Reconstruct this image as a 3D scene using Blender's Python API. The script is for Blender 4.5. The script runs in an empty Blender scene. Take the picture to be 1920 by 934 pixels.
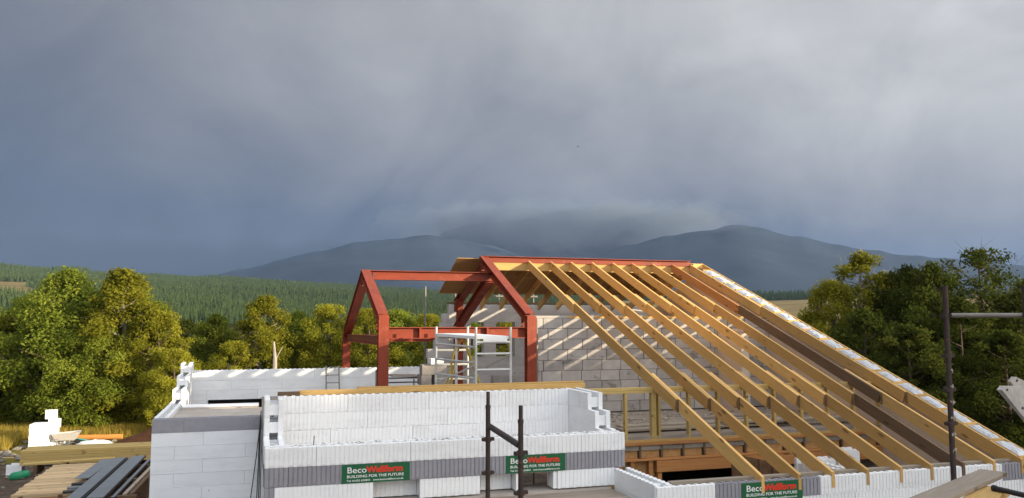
import bpy, bmesh, math, random
import numpy as np
from mathutils import Matrix, Vector
R = math.radians
random.seed(7); rng = np.random.default_rng(7)
SC = bpy.context.scene; COL = SC.collection

# ---------------------------------------------------------------- camera
YAW, PIT, FPX = R(17.5), R(5.1), 1500
cam = bpy.data.cameras.new('camera'); cam.sensor_width = 36; cam.lens = FPX*36/1920
cam.clip_start = .1; cam.clip_end = 40000
co = bpy.data.objects.new('camera', cam); COL.objects.link(co); SC.camera = co
Fw = Vector((math.sin(YAW)*math.cos(PIT), math.cos(YAW)*math.cos(PIT), math.sin(PIT)))
Rt = Vector((math.cos(YAW), -math.sin(YAW), 0)); Upv = Rt.cross(Fw)
co.matrix_world = Matrix((Rt, Upv, -Fw)).transposed().to_4x4()

# ---------------------------------------------------------------- light
SUN = Vector((1.225, -1.0, .26)).normalized()       # towards the sun
sl = bpy.data.lights.new('sun', 'SUN'); sl.energy = 5.0; sl.angle = R(.6); sl.color = (1, .86, .62)
so = bpy.data.objects.new('sun', sl); COL.objects.link(so)
so.rotation_euler = SUN.to_track_quat('Z', 'Y').to_euler(); so.location = (40, -40, 30)
SC.view_settings.view_transform = 'Standard'; SC.view_settings.look = 'None'
SC.view_settings.exposure = 1.15; SC.view_settings.gamma = 1
SC.cycles.use_denoising = True; SC.cycles.max_bounces = 6; SC.cycles.volume_bounces = 0
SC.cycles.transparent_max_bounces = 8

def N(t, typ, **k):
    n = t.nodes.new(typ)
    for a, b in k.items():
        if a.startswith('i_'): n.inputs[int(a[2:])].default_value = b
        else: setattr(n, a, b)
    return n
def math_(t, op, a, b=None, clamp=False):
    n = t.nodes.new('ShaderNodeMath'); n.operation = op; n.use_clamp = clamp
    for i, v in enumerate((a, b)):
        if v is None: continue
        if isinstance(v, (int, float)): n.inputs[i].default_value = v
        else: t.links.new(v, n.inputs[i])
    return n.outputs[0]
def ramp(t, fac, stops, interp='LINEAR'):
    n = t.nodes.new('ShaderNodeValToRGB'); n.color_ramp.interpolation = interp
    e = n.color_ramp.elements
    while len(e) < len(stops): e.new(.5)
    for i, (p, c) in enumerate(stops):
        e[i].position = p; e[i].color = (*c, 1) if len(c) == 3 else c
    t.links.new(fac, n.inputs[0]); return n.outputs[0]
def mixc(t, fac, a, b, typ='MIX'):
    n = t.nodes.new('ShaderNodeMix'); n.data_type = 'RGBA'; n.blend_type = typ
    for idx, v in ((0, fac), (6, a), (7, b)):
        if isinstance(v, (int, float)): n.inputs[idx].default_value = v
        elif isinstance(v, tuple): n.inputs[idx].default_value = (*v, 1)
        else: t.links.new(v, n.inputs[idx])
    return n.outputs[2]
def noise(t, vec, scale, detail=4, rough=.55, dist=0.):
    n = N(t, 'ShaderNodeTexNoise'); n.inputs['Scale'].default_value = scale
    n.inputs['Detail'].default_value = detail; n.inputs['Roughness'].default_value = rough
    n.inputs['Distortion'].default_value = dist
    if vec is not None: t.links.new(vec, n.inputs['Vector'])
    return n.outputs['Fac']
def vscale(t, vec, s, off=None):
    n = N(t, 'ShaderNodeMapping'); n.inputs['Scale'].default_value = s
    if off is not None: n.inputs['Location'].default_value = off
    t.links.new(vec, n.inputs['Vector']); return n.outputs[0]
def dotv(t, vec, d):
    n = N(t, 'ShaderNodeVectorMath', operation='DOT_PRODUCT'); n.inputs[1].default_value = d
    t.links.new(vec, n.inputs[0]); return n.outputs['Value']

W = bpy.data.worlds.new('World'); SC.world = W; W.use_nodes = True
t = W.node_tree; t.nodes.clear()
tc = N(t, 'ShaderNodeTexCoord').outputs['Generated']
sky = N(t, 'ShaderNodeTexSky'); sky.sky_type = 'NISHITA'; sky.sun_disc = False
sky.sun_elevation = math.asin(SUN.z); sky.sun_rotation = math.atan2(SUN.x, SUN.y)
sky.air_density = 1.2; sky.dust_density = 2.0
Fh = Vector((math.sin(YAW), math.cos(YAW), 0))
dz = N(t, 'ShaderNodeSeparateXYZ'); t.links.new(tc, dz.inputs[0])
z = dz.outputs[2]; a = dotv(t, tc, Rt); c = dotv(t, tc, Fh)
n1 = noise(t, vscale(t, tc, (2.2, 2.2, 3.4)), 1.6, 5, .5, .5)
n2 = noise(t, vscale(t, tc, (1.5, 1.5, 1.5), (3.1, 1.7, .4)), 2.8, 7, .58, .9)
amp = math_(t, 'ADD', math_(t, 'MULTIPLY', a, .36), .405)
wob = math_(t, 'ADD', math_(t, 'MULTIPLY', math_(t, 'SUBTRACT', n1, .5), .75), math_(t, 'MULTIPLY', math_(t, 'SUBTRACT', n2, .5), .55))
amp = math_(t, 'MULTIPLY', amp, math_(t, 'ADD', wob, 1.))
zz_ = math_(t, 'MAXIMUM', math_(t, 'ADD', math_(t, 'ADD', math_(t, 'SUBTRACT', z, .073), math_(t, 'MULTIPLY', a, .04)), math_(t, 'MULTIPLY', math_(t, 'SUBTRACT', n2, .5), .11)), 0.)
grow = math_(t, 'SUBTRACT', 1., math_(t, 'EXPONENT', math_(t, 'MULTIPLY', zz_, -7.6)))
g = dotv(t, tc, (Rt*.62-Fh*.785))
rear = math_(t, 'MAXIMUM', math_(t, 'MULTIPLY', math_(t, 'ADD', g, .12), 1.22), 0.)
s = math_(t, 'ADD', math_(t, 'ADD', math_(t, 'MULTIPLY', amp, grow), .112), rear)
s = math_(t, 'ADD', s, math_(t, 'MULTIPLY', math_(t, 'MAXIMUM', math_(t, 'SUBTRACT', z, .42), 0.), .9))
s2 = math_(t, 'MULTIPLY', s, .5, True)
cl = ramp(t, s2, [(.05, (.003, .005, .012)), (.1, (.034, .045, .070)), (.19, (.136, .141, .157)), (.3, (.258, .261, .266)), (.5, (.49, .505, .53)), (1, (.98, 1.02, 1.09))])
nis = N(t, 'ShaderNodeVectorMath', operation='SCALE'); nis.inputs['Scale'].default_value = .1
t.links.new(sky.outputs[0], nis.inputs[0])
ds = dotv(t, tc, SUN)
clear = math_(t, 'MULTIPLY', math_(t, 'SUBTRACT', ds, .45), .9, True)
colr = mixc(t, clear, cl, nis.outputs[0])
bg = N(t, 'ShaderNodeBackground'); bg.inputs['Strength'].default_value = 1.0
t.links.new(colr, bg.inputs[0])
ow = N(t, 'ShaderNodeOutputWorld'); t.links.new(bg.outputs[0], ow.inputs[0])

# ---------------------------------------------------------------- materials
def new_mat(name, rough=.7, spec=.3):
    m = bpy.data.materials.new(name); m.use_nodes = True
    t = m.node_tree; b = t.nodes['Principled BSDF']
    b.inputs['Roughness'].default_value = rough; b.inputs['Specular IOR Level'].default_value = spec
    return m, t, b
def oc(t): return N(t, 'ShaderNodeTexCoord').outputs['Object']
def orand(t): return N(t, 'ShaderNodeObjectInfo').outputs['Random']
def bump(t, b, h, st, dist=.01):
    n = N(t, 'ShaderNodeBump'); n.inputs['Strength'].default_value = st; n.inputs['Distance'].default_value = dist
    t.links.new(h, n.inputs['Height']); t.links.new(n.outputs[0], b.inputs['Normal'])
def wood(name, c1, c2, dark=(.16, .08, .03), var=.35, knots=True, rough=.75):
    m, t, b = new_mat(name, rough, .25)
    v = oc(t); rnd = orand(t)
    off = N(t, 'ShaderNodeCombineXYZ'); k = math_(t, 'MULTIPLY', rnd, 37.)
    for i in range(3): t.links.new(k, off.inputs[i])
    ad = N(t, 'ShaderNodeVectorMath', operation='ADD'); t.links.new(v, ad.inputs[0]); t.links.new(off.outputs[0], ad.inputs[1])
    vv = ad.outputs[0]
    g = noise(t, vscale(t, vv, (.9, 14, 14)), 3.2, 5, .6, .4)
    g2 = noise(t, vscale(t, vv, (.5, 1.5, 1.5)), 1.4, 2)
    c = ramp(t, g, [(.25, c2), (.7, c1)])
    c = mixc(t, math_(t, 'MULTIPLY', g2, .35), c, c2)
    if knots:
        vo = N(t, 'ShaderNodeTexVoronoi'); vo.inputs['Scale'].default_value = 1.0
        t.links.new(vscale(t, vv, (2.6, 8, 8)), vo.inputs['Vector'])
        kn = ramp(t, vo.outputs['Distance'], [(.13, (1, 1, 1)), (.24, (0, 0, 0))])
        sp = N(t, 'ShaderNodeSeparateColor'); t.links.new(vo.outputs['Color'], sp.inputs[0])
        kk = math_(t, 'MULTIPLY', kn, math_(t, 'GREATER_THAN', sp.outputs[0], .6))
        c = mixc(t, math_(t, 'MULTIPLY', kk, .75), c, dark)
    st_ = noise(t, vscale(t, vv, (.7, 2.5, 2.5)), 2.1, 6, .7, .8)
    c = mixc(t, ramp(t, st_, [(.56, (0, 0, 0)), (.72, (.5, .5, .5))]), c, c2)
    val = math_(t, 'ADD', math_(t, 'MULTIPLY', math_(t, 'SUBTRACT', rnd, .5), var), 1.)
    sc = N(t, 'ShaderNodeVectorMath', operation='SCALE'); t.links.new(c, sc.inputs[0]); t.links.new(val, sc.inputs['Scale'])
    t.links.new(sc.outputs[0], b.inputs['Base Color']); bump(t, b, g, .25, .004)
    return m
def stuffmat(name, base, alt, scale=3., rough=.85, st=.4, bd=.02, spec=.2, var=.15, detail=6, stain=None, chips=False):
    m, t, b = new_mat(name, rough, spec)
    v = oc(t); rnd = orand(t)
    ad = N(t, 'ShaderNodeVectorMath', operation='ADD'); t.links.new(v, ad.inputs[0])
    k = math_(t, 'MULTIPLY', rnd, 23.); cm = N(t, 'ShaderNodeCombineXYZ')
    for i in range(3): t.links.new(k, cm.inputs[i])
    t.links.new(cm.outputs[0], ad.inputs[1]); vv = ad.outputs[0]
    n = noise(t, vv, scale, detail, .6)
    c = ramp(t, n, [(.3, alt), (.65, base)])
    if stain:
        n3 = noise(t, vscale(t, vv, (1, 1, 2.2)), stain[1], 7, .7, .6)
        c = mixc(t, ramp(t, n3, [(stain[2], (0, 0, 0)), (stain[2]+.06, (1, 1, 1))]), c, stain[0])
    if chips:
        n4 = noise(t, vscale(t, vv, (1.6, 1, 1)), 11, 5, .75, .3); n5 = noise(t, vv, 1.3, 3, .6)
        ck = math_(t, 'MULTIPLY', ramp(t, n4, [(.66, (0, 0, 0)), (.70, (1, 1, 1))]), ramp(t, n5, [(.48, (0, 0, 0)), (.6, (.85, .85, .85))]))
        c = mixc(t, ck, c, (.16, .155, .15))
        c = mixc(t, ramp(t, noise(t, vscale(t, vv, (.5, 1, 2)), 2.3, 6, .7, .5), [(.5, (0, 0, 0)), (.75, (.28, .28, .28))]), c, (.45, .42, .38))
    val = math_(t, 'ADD', math_(t, 'MULTIPLY', math_(t, 'SUBTRACT', rnd, .5), var), 1.)
    sc = N(t, 'ShaderNodeVectorMath', operation='SCALE'); t.links.new(c, sc.inputs[0]); t.links.new(val, sc.inputs['Scale'])
    t.links.new(sc.outputs[0], b.inputs['Base Color'])
    bump(t, b, noise(t, vv, scale*6, 4), st, bd)
    return m
M = {}
M['rafter'] = wood('fresh softwood', (.68, .43, .165), (.54, .31, .095), var=.5)
M['pine'] = wood('yellow treated pine', (.62, .40, .15), (.45, .27, .085), (.12, .05, .02))
M['greywood'] = wood('weathered dark softwood', (.20, .125, .07), (.10, .06, .035), (.05, .03, .02))
M['orange'] = wood('orange brown timber', (.60, .29, .105), (.43, .175, .055), (.08, .03, .015))
M['board'] = wood('silver grey scaffold board', (.40, .34, .27), (.27, .22, .17), (.1, .08, .06))
M['greenpine'] = wood('green treated pine', (.53, .38, .15), (.40, .275, .09), (.10, .05, .02))
M['batten'] = wood('pale batten wood', (.64, .47, .28), (.52, .36, .19), (.15, .08, .04), var=.5)
M['osb'] = stuffmat('sheathing board', (.50, .285, .115), (.38, .20, .075), 14, .85, .3, .005)
M['ply'] = stuffmat('brown plywood', (.17, .095, .05), (.10, .055, .03), 6)
M['foam'] = stuffmat('white foam', (.88, .885, .885), (.84, .85, .855), 9, .8, .12, .004, .25, .05, stain=((.50, .48, .44), 2.6, .70), chips=True)
M['foamsmooth'] = stuffmat('smooth white foam', (.85, .86, .865), (.80, .815, .825), 3, .75, .08, .004, .25, .06, stain=((.42, .40, .37), 3.1, .685), chips=True)
M['foamgrey'] = stuffmat('grey foam', (.31, .305, .335), (.27, .265, .29), 8, .8, .15, .004, .2, .08, chips=True)
M['block'] = stuffmat('grey concrete block', (.43, .392, .36), (.34, .308, .28), 5, .92, .5, .006, .1, .36, stain=((.22, .195, .175), 1.7, .60))
M['mortar'] = stuffmat('dark raked joint', (.10, .085, .075), (.07, .06, .05), 8)
M['render'] = stuffmat('pinkish beige render', (.62, .51, .425), (.55, .45, .375), 2.2, .9, .15, .004, .1, .08)
M['rearblock'] = stuffmat('pale stained foam', (.60, .575, .55), (.50, .475, .45), 2.2, .85, .1, .004, .2, .1, stain=((.36, .30, .25), 1.9, .64), chips=True)
M['concrete'] = stuffmat('dusty concrete', (.50, .45, .40), (.36, .315, .275), 1.4, .9, .4, .01, .1, stain=((.2, .16, .13), 1.2, .62))
M['screed'] = stuffmat('brown dusty screed', (.30, .255, .21), (.20, .17, .14), 2.2, .9, .4, .01, .1, stain=((.14, .11, .09), 1.6, .6))
M['core'] = stuffmat('wall core concrete', (.16, .155, .15), (.11, .105, .10), 9)
M['dark'] = stuffmat('painted interior shade', (.03, .027, .025), (.02, .018, .017), 3)  # near-black that stands in for shade inside the building
M['black'] = stuffmat('black plastic', (.025, .025, .028), (.018, .018, .02), 5, .45, .2, .01, .4)
M['alu'] = stuffmat('aluminium', (.60, .60, .58), (.48, .48, .47), 6, .38, .1, .003, .5); M['alu'].node_tree.nodes['Principled BSDF'].inputs['Metallic'].default_value = .15
M['galv'] = stuffmat('galvanised tube', (.23, .215, .19), (.15, .135, .115), 9, .5, .2, .003, .5, stain=((.20, .10, .05), 4, .6))
M['scaff'] = stuffmat('rusty dark tube', (.060, .040, .034), (.035, .026, .024), 12, .6, .3, .004, .35, stain=((.13, .055, .03), 7, .58))
M['darkmetal'] = stuffmat('dark grey metal', (.10, .105, .115), (.07, .073, .08), 10, .5, .2, .003, .4)
M['machine'] = stuffmat('worn pale grey paint', (.50, .47, .43), (.38, .35, .32), 14, .6, .3, .004, .3, stain=((.22, .17, .13), 5, .62))
M['slate'] = stuffmat('blue grey coated board', (.20, .215, .245), (.165, .18, .205), 2, .42, .05, .002, .45, .1)
M['yellow'] = stuffmat('yellow fibreglass', (.60, .42, .05), (.48, .32, .035), 6, .5, .1, .003, .4)
M['foil'] = stuffmat('crumpled silver foil film', (.74, .75, .77), (.50, .515, .54), 17, .38, .9, .02, .5, .12, stain=((.16, .19, .23), 9, .62)); M['foil'].node_tree.nodes['Principled BSDF'].inputs['Metallic'].default_value = .25
M['green'] = stuffmat('sign green', (.012, .115, .045), (.010, .10, .04), 3, .45, .02, .001, .4, 0)
M['signwhite'] = stuffmat('white print', (.8, .8, .78), (.78, .78, .76), 3, .5, 0, .001, .3, 0)
M['signred'] = stuffmat('red print', (.72, .045, .025), (.70, .04, .022), 3, .5, 0, .001, .3, 0)
M['tub'] = stuffmat('green plastic', (.02, .26, .11), (.015, .2, .09), 4, .45, .1, .003, .4)
M['teal'] = stuffmat('teal hose', (.03, .30, .30), (.02, .25, .25), 4, .5)
M['pipe'] = stuffmat('orange brown clay pipe', (.62, .27, .07), (.52, .22, .055), 3, .55)
M['log'] = stuffmat('brown pole', (.30, .15, .07), (.18, .09, .045), 5)
M['bag'] = stuffmat('white sack', (.66, .66, .63), (.5, .5, .48), 8, .7, .8, .02)
M['soil'] = stuffmat('red brown soil', (.17, .075, .038), (.10, .045, .025), 3, .95, 1, .05, .05)
M['stone'] = stuffmat('pale stone', (.36, .32, .27), (.22, .19, .16), 5, .9, .8, .03, .1, .5)
M['fence'] = stuffmat('dark fence timber', (.055, .042, .032), (.035, .028, .022), 6)
M['bird'] = stuffmat('black feathers', (.02, .02, .022), (.015, .015, .016), 6)
M['bark'] = stuffmat('grey brown bark', (.17, .13, .095), (.08, .06, .045), 7, .9, .9, .03, .1, .3)
M['birch'] = stuffmat('pale birch bark', (.42, .37, .30), (.24, .20, .16), 5, .85, .5, .02, .1, .2)
M['hill'] = stuffmat('haze tinted heather hill', (.040, .053, .072), (.026, .036, .050), .004, .95, 0, .01, 0, 0)  # heather tone with some of the haze's blue mixed into the colour

def steel():
    m, t, b = new_mat('red oxide steel', .55, .35)
    v = oc(t); n = noise(t, vscale(t, v, (.6, 3, 3)), 2.4, 6, .65)
    c = ramp(t, n, [(.3, (.205, .031, .012)), (.7, (.28, .046, .016))])
    n2 = noise(t, v, 3.3, 7, .75, .5)
    c = mixc(t, ramp(t, n2, [(.60, (0, 0, 0)), (.66, (.5, .5, .5))]), c, (.40, .14, .085))
    n3 = noise(t, vscale(t, v, (1, 4, 4)), 1.1, 7, .75, .9)
    c = mixc(t, ramp(t, n3, [(.55, (0, 0, 0)), (.7, (.6, .6, .6))]), c, (.13, .022, .014))
    n4 = noise(t, v, 9., 5, .8, .4)
    c = mixc(t, ramp(t, n4, [(.70, (0, 0, 0)), (.73, (.7, .7, .7))]), c, (.48, .32, .25))
    t.links.new(c, b.inputs['Base Color']); bump(t, b, noise(t, v, 40, 3), .15, .002)
    return m
M['steel'] = steel()
def leafmat(name, c1, c2, c3, trans=.5):
    m = bpy.data.materials.new(name); m.use_nodes = True; t = m.node_tree; t.nodes.clear()
    at = N(t, 'ShaderNodeAttribute', attribute_name='tint').outputs['Fac']; rnd = orand(t)
    c = ramp(t, at, [(0, c1), (.55, c2), (1, c3)])
    val = math_(t, 'ADD', math_(t, 'MULTIPLY', math_(t, 'SUBTRACT', rnd, .5), .4), 1.)
    sc = N(t, 'ShaderNodeVectorMath', operation='SCALE'); t.links.new(c, sc.inputs[0]); t.links.new(val, sc.inputs['Scale'])
    d = N(t, 'ShaderNodeBsdfDiffuse'); d.inputs['Roughness'].default_value = .3; tr = N(t, 'ShaderNodeBsdfTranslucent'); mx = N(t, 'ShaderNodeMixShader')
    mx.inputs[0].default_value = trans
    for q in (d, tr): t.links.new(sc.outputs[0], q.inputs['Color'])
    t.links.new(d.outputs[0], mx.inputs[1]); t.links.new(tr.outputs[0], mx.inputs[2])
    o = N(t, 'ShaderNodeOutputMaterial'); t.links.new(mx.outputs[0], o.inputs[0])
    return m
M['leaf'] = leafmat('olive leaves', (.115, .145, .020), (.20, .24, .032), (.32, .345, .05))
M['leafgold'] = leafmat('yellowing leaves', (.16, .165, .018), (.27, .262, .028), (.39, .36, .042))
M['leafdark'] = leafmat('dark green leaves', (.032, .046, .010), (.064, .080, .015), (.115, .125, .022))
M['needle'] = leafmat('spruce needles', (.024, .044, .020), (.078, .115, .045), (.165, .21, .085), .15)
M['grassblade'] = leafmat('dry yellow grass', (.26, .21, .04), (.46, .35, .07), (.60, .45, .12))

# ---------------------------------------------------------------- builders
WM = {}
def link(o, parent=None, mat=None):
    """mat: world matrix"""
    mw = mat if mat is not None else Matrix()
    COL.objects.link(o); WM[o.name] = mw
    if parent is not None:
        o.parent = parent; o.matrix_basis = WM[parent.name].inverted() @ mw
    else: o.matrix_basis = mw
    return o
def thing(name, label, cat, loc=(0, 0, 0), group=None, rz=0):
    o = bpy.data.objects.new(name, None); o.empty_display_size = .3
    link(o, None, Matrix.Translation(loc) @ Matrix.Rotation(rz, 4, 'Z'))
    return tag(o, label, cat, group)
def tag(o, label=None, cat=None, group=None, kind=None):
    if label: o['label'] = label
    if cat: o['category'] = cat
    if group: o['group'] = group
    if kind: o['kind'] = kind
    return o
class MB:
    def __init__(s): s.v = []; s.f = []
    def box(s, x0, y0, z0, x1, y1, z1):
        i = len(s.v)
        s.v += [(x, y, z) for z in (z0, z1) for y in (y0, y1) for x in (x0, x1)]
        s.f += [tuple(i+k for k in q) for q in ((0, 2, 3, 1), (4, 5, 7, 6), (0, 1, 5, 4), (1, 3, 7, 5), (3, 2, 6, 7), (2, 0, 4, 6))]
        return s
    def prism(s, prof, axis, a, b):
        """closed profile of 2-D points extruded along axis (0 x,1 y,2 z) from a to b"""
        i = len(s.v); n = len(prof)
        for q in (a, b):
            for (p, r) in prof:
                s.v.append(((q, p, r), (p, q, r), (p, r, q))[axis])
        s.f += [tuple(range(i, i+n))[::-1], tuple(range(i+n, i+2*n))]
        s.f += [(i+k, i+(k+1) % n, i+n+(k+1) % n, i+n+k) for k in range(n)]
        return s
    def tube(s, p0, p1, r0, r1=None, n=10, caps=True):
        r1 = r0 if r1 is None else r1
        p0 = Vector(p0); p1 = Vector(p1); d = (p1-p0).normalized()
        u = d.orthogonal().normalized(); w = d.cross(u); i = len(s.v)
        for p, r in ((p0, r0), (p1, r1)):
            for k in range(n):
                an = 2*math.pi*k/n; s.v.append(tuple(p+(u*math.cos(an)+w*math.sin(an))*r))
        s.f += [(i+k, i+(k+1) % n, i+n+(k+1) % n, i+n+k) for k in range(n)]
        if caps: s.f += [tuple(range(i, i+n))[::-1], tuple(range(i+n, i+2*n))]
        return s
    def path(s, pts, r, n=8):
        for a, b in zip(pts[:-1], pts[1:]): s.tube(a, b, r, None, n)
        return s
    def lump(s, c, rad, seg=12, rings=7, amp=.12, seed=0, zs=0.):
        rr = np.random.default_rng(seed); i = len(s.v); ph = rr.uniform(0, 6, 6)
        for a in range(rings+1):
            th = math.pi*a/rings
            for b in range(seg):
                p = 2*math.pi*b/seg
                k = 1+amp*(math.sin(3*p+ph[0]+2*th)+.6*math.sin(5*p+ph[1])*math.sin(3*th+ph[2])+.5*rr.uniform(-1, 1)*math.sin(th))
                s.v.append((c[0]+rad[0]*k*math.sin(th)*math.cos(p), c[1]+rad[1]*k*math.sin(th)*math.sin(p), max(c[2]+rad[2]*k*math.cos(th), c[2]-zs if zs else -1e9)))
        for a in range(rings):
            for b in range(seg):
                s.f.append((i+a*seg+b, i+(a+1)*seg+b, i+(a+1)*seg+(b+1) % seg, i+a*seg+(b+1) % seg))
        return s
    def mesh(s, name, mat, smooth=False):
        me = bpy.data.meshes.new(name); me.from_pydata(s.v, [], s.f); me.update()
        bm = bmesh.new(); bm.from_mesh(me); bmesh.ops.recalc_face_normals(bm, faces=bm.faces); bm.to_mesh(me); bm.free()
        if smooth: me.shade_smooth()
        me.materials.append(M[mat] if isinstance(mat, str) else mat); return me
    def build(s, name, mat, parent=None, matx=None, smooth=False):
        return link(bpy.data.objects.new(name, s.mesh(name, mat, smooth)), parent, matx)
CACHE = {}
def frame_along(p0, p1, up=(0, 0, 1)):
    p0 = Vector(p0); x = (Vector(p1)-p0); L = x.length; x.normalize()
    y = Vector(up).cross(x).normalized(); zz = x.cross(y)
    return Matrix((x, y, zz)).transposed().to_4x4(), L, p0
def member(name, p0, p1, w, h, mat, parent=None, up=(0, 0, 1), top=True, key=None):
    """timber from p0 to p1 (centre of its top face when top) with width w, depth h"""
    rot, L, p0 = frame_along(p0, p1, up)
    k = ('m', round(L, 3), w, h, mat, top)
    if k not in CACHE:
        e = min(w, h)*.06; za, zb = (-h, 0) if top else (-h/2, h/2)
        prof = [(-w/2+e, za), (w/2-e, za), (w/2, za+e), (w/2, zb-e), (w/2-e, zb), (-w/2+e, zb), (-w/2, zb-e), (-w/2, za+e)]
        CACHE[k] = MB().prism(prof, 0, 0, L).mesh(name, mat)
    return link(bpy.data.objects.new(name, CACHE[k]), parent, Matrix.Translation(p0) @ rot)
def ibeam(name, p0, p1, parent, h=.203, b=.2, up=(0, 0, 1), tf=.014, tw=.012):
    rot, L, p0 = frame_along(p0, p1, up)
    prof = [(-b/2, -h), (b/2, -h), (b/2, -h+tf), (tw/2, -h+tf), (tw/2, -tf), (b/2, -tf), (b/2, 0), (-b/2, 0), (-b/2, -tf), (-tw/2, -tf), (-tw/2, -h+tf), (-b/2, -h+tf)]
    i = MB(); n = 12
    for q in (0, L):
        for p, r in prof: i.v.append((q, p, r))
    i.f = [(k, (k+1) % n, n+(k+1) % n, n+k) for k in range(n)]
    for o in (0, n):
        for q in ((0, 1, 2, 11), (11, 2, 3, 10), (10, 3, 4, 9), (9, 4, 5, 8), (8, 5, 6, 7)): i.f.append(tuple(o+k for k in q))
    return i.build(name, 'steel', parent, Matrix.Translation(p0) @ rot)
def boxat(name, mat, x0, y0, z0, x1, y1, z1, parent=None):
    """box mesh with its own origin at its base centre"""
    cx, cy = (x0+x1)/2, (y0+y1)/2; k = ('b', mat, round(x1-x0, 3), round(y1-y0, 3), round(z1-z0, 3))
    if k not in CACHE:
        a, b, c_ = (x1-x0)/2, (y1-y0)/2, z1-z0
        e = min(a*2, b*2, c_, .12)*.05
        q = MB(); q.prism([(-a+e, -b), (a-e, -b), (a, -b+e), (a, b-e), (a-e, b), (-a+e, b), (-a, b-e), (-a, -b+e)], 2, 0, c_)
        CACHE[k] = q.mesh(name, mat)
    return link(bpy.data.objects.new(name, CACHE[k]), parent, Matrix.Translation((cx, cy, z0)))

# foam formwork block: two leaves, webs, ribs and castellated joints
def foam_mesh(L, mat, ribs, nubs, T=.25, H=.25):
    k = ('foam', round(L, 3), mat, ribs, nubs, T, H)
    if k in CACHE: return CACHE[k]
    q = MB(); e = .0016; lt = .066 if T > .2 else T*.28
    q.box(e, 0, e, L-e, lt, H-e); q.box(e, T-lt, e, L-e, T, H-e)
    nw = max(2, int(round(L/.25))); 
    for i in range(nw):
        x = .05+(L-.1)*i/(nw-1) if nw > 1 else L/2
        q.box(x-.018, lt, .03, x+.018, T-lt, H-.07)
    p = .0577; n = max(1, int(L/p)); p = L/n
    for i in range(n):
        x = (i+.5)*p; lo = .021 if i % 2 else .001; hi = H-.001
        if 'o' in ribs: q.box(x-p*.36, -.010, lo, x+p*.36, 0.001, hi)
        if 'i' in ribs: q.box(x-p*.36, T-.001, lo, x+p*.36, T+.010, hi)
        if nubs and i % 2 == 0:
            for ya in ((.004, lt*.46), (lt*.54, lt-.004), (T-lt+.004, T-lt*.54), (T-lt*.46, T-.004)):
                q.box(x-p*.42, ya[0], H-.004, x+p*.42, ya[1], H+.009)
    CACHE[k] = q.mesh('foam_block', mat); return CACHE[k]
def foam_course(parent, ox, oy, rot, x0, x1, zz, mat='foam', ribs='', nubs=False, off=0., T=.25, H=.25, unit=1.25):
    """blocks along local x between x0 and x1; rot in degrees about z at (ox,oy); outer face at local y=0"""
    base = Matrix.Translation((ox, oy, zz)) @ Matrix.Rotation(R(rot), 4, 'Z')
    x = x0; first = True
    while x < x1-.02:
        L = unit-off if (first and off) else unit
        L = min(L, x1-x)
        if x1-(x+L) < .12: L = x1-x
        L = round(L, 3)
        link(bpy.data.objects.new('foam_block', foam_mesh(L, mat, ribs, nubs, T, H)), parent, base @ Matrix.Translation((x, rng.uniform(-.003, .003), rng.uniform(-.001, .001))) @ Matrix.Rotation(rng.uniform(-.003, .003), 4, 'Z'))
        x += L; first = False
GZ = -4.9
# ================================================================= HOUSE
# ---- bay in front
bay = thing('foam_wall', 'white ribbed foam block bay wall with a dark grey course along its front', 'wall', (2.6, 11, GZ))
BX0, BX1, BY = .12, 5.22, 11.0
foam_course(bay, 0, BY, 0, BX0, BX1, -1.905, 'foam', 'o', True, .6)
foam_course(bay, 0, BY, 0, BX0, BX1, -2.155, 'foamgrey', 'o', False, .95)
foam_course(bay, 0, BY, 0, BX0, .25, -2.405, 'foamgrey', 'o'); foam_course(bay, 0, BY, 0, BX0, .25, -2.655, 'foamgrey', 'o')
for a, b in ((.25, 1.52), (2.15, 3.0), (4.15, 5.05)):
    foam_course(bay, 0, BY, 0, a, b, -2.405, 'foam', 'o')
for a, b in ((1.52, 2.15), (3.0, 3.52)):
    foam_course(bay, 0, BY+.22, 0, a, b, -2.405, 'foamsmooth', 'o', T=.12)
boxat('reveal', 'foam', 3.53, BY+.005, -2.4, 3.61, BY+.26, -2.16, bay)
boxat('reveal', 'foam', 4.09, BY+.005, -2.4, 4.145, BY+.26, -2.16, bay)
for k in range(10):      # wall below the ledge
    foam_course(bay, 0, BY+.02, 0, BX0, 5.0, -2.665-.25*(k+1)+.0, 'foamsmooth', '', False, .3+.3*(k % 2))
boxat('core', 'core', BX0+.02, BY+.08, -4.9, 4.98, BY+.18, -2.7, bay)
boxat('core', 'core', BX0+.07, BY+.075, -2.15, BX1-.07, BY+.17, -1.72, bay)
boxat('sill', 'concrete', 1.53, 10.985, -2.66, 4.99, 11.36, -2.425, bay)
# return at the left and back wall, side wall stepping at the right
for k in range(3):
    zz = -1.88+.25*k
    foam_course(bay, BX0, 12.78, -90, 0, .72, zz, 'foam', 'o', k == 2)
    foam_course(bay, 0, 12.5, 0, .375, 4.92, zz, 'foam', 'o', k == 2, (.55, 0, .3)[k])
    foam_course(bay, 5.17, (11.20, 11.40, 11.68)[k], 90, 0, 12.75-(11.20, 11.40, 11.68)[k], zz, 'foamsmooth', '', k == 2, (0, .5, .9)[k])
for k in range(9): foam_course(bay, BX0, 16.25, -90, 0, 5.24, -1.905-.25*(k+1)-.25, 'foamsmooth', '', False, .3*(k % 3))
foam_course(bay, BX0, 16.25, -90, 0, 3.4, -1.905, 'foamgrey', '', False); foam_course(bay, BX0, 16.25, -90, 3.4, 5.0, -1.905, 'foam', 'o', False); foam_course(bay, BX0, 16.25, -90, 0, 5.24, -2.155, 'foamgrey', 'o', False)
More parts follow.
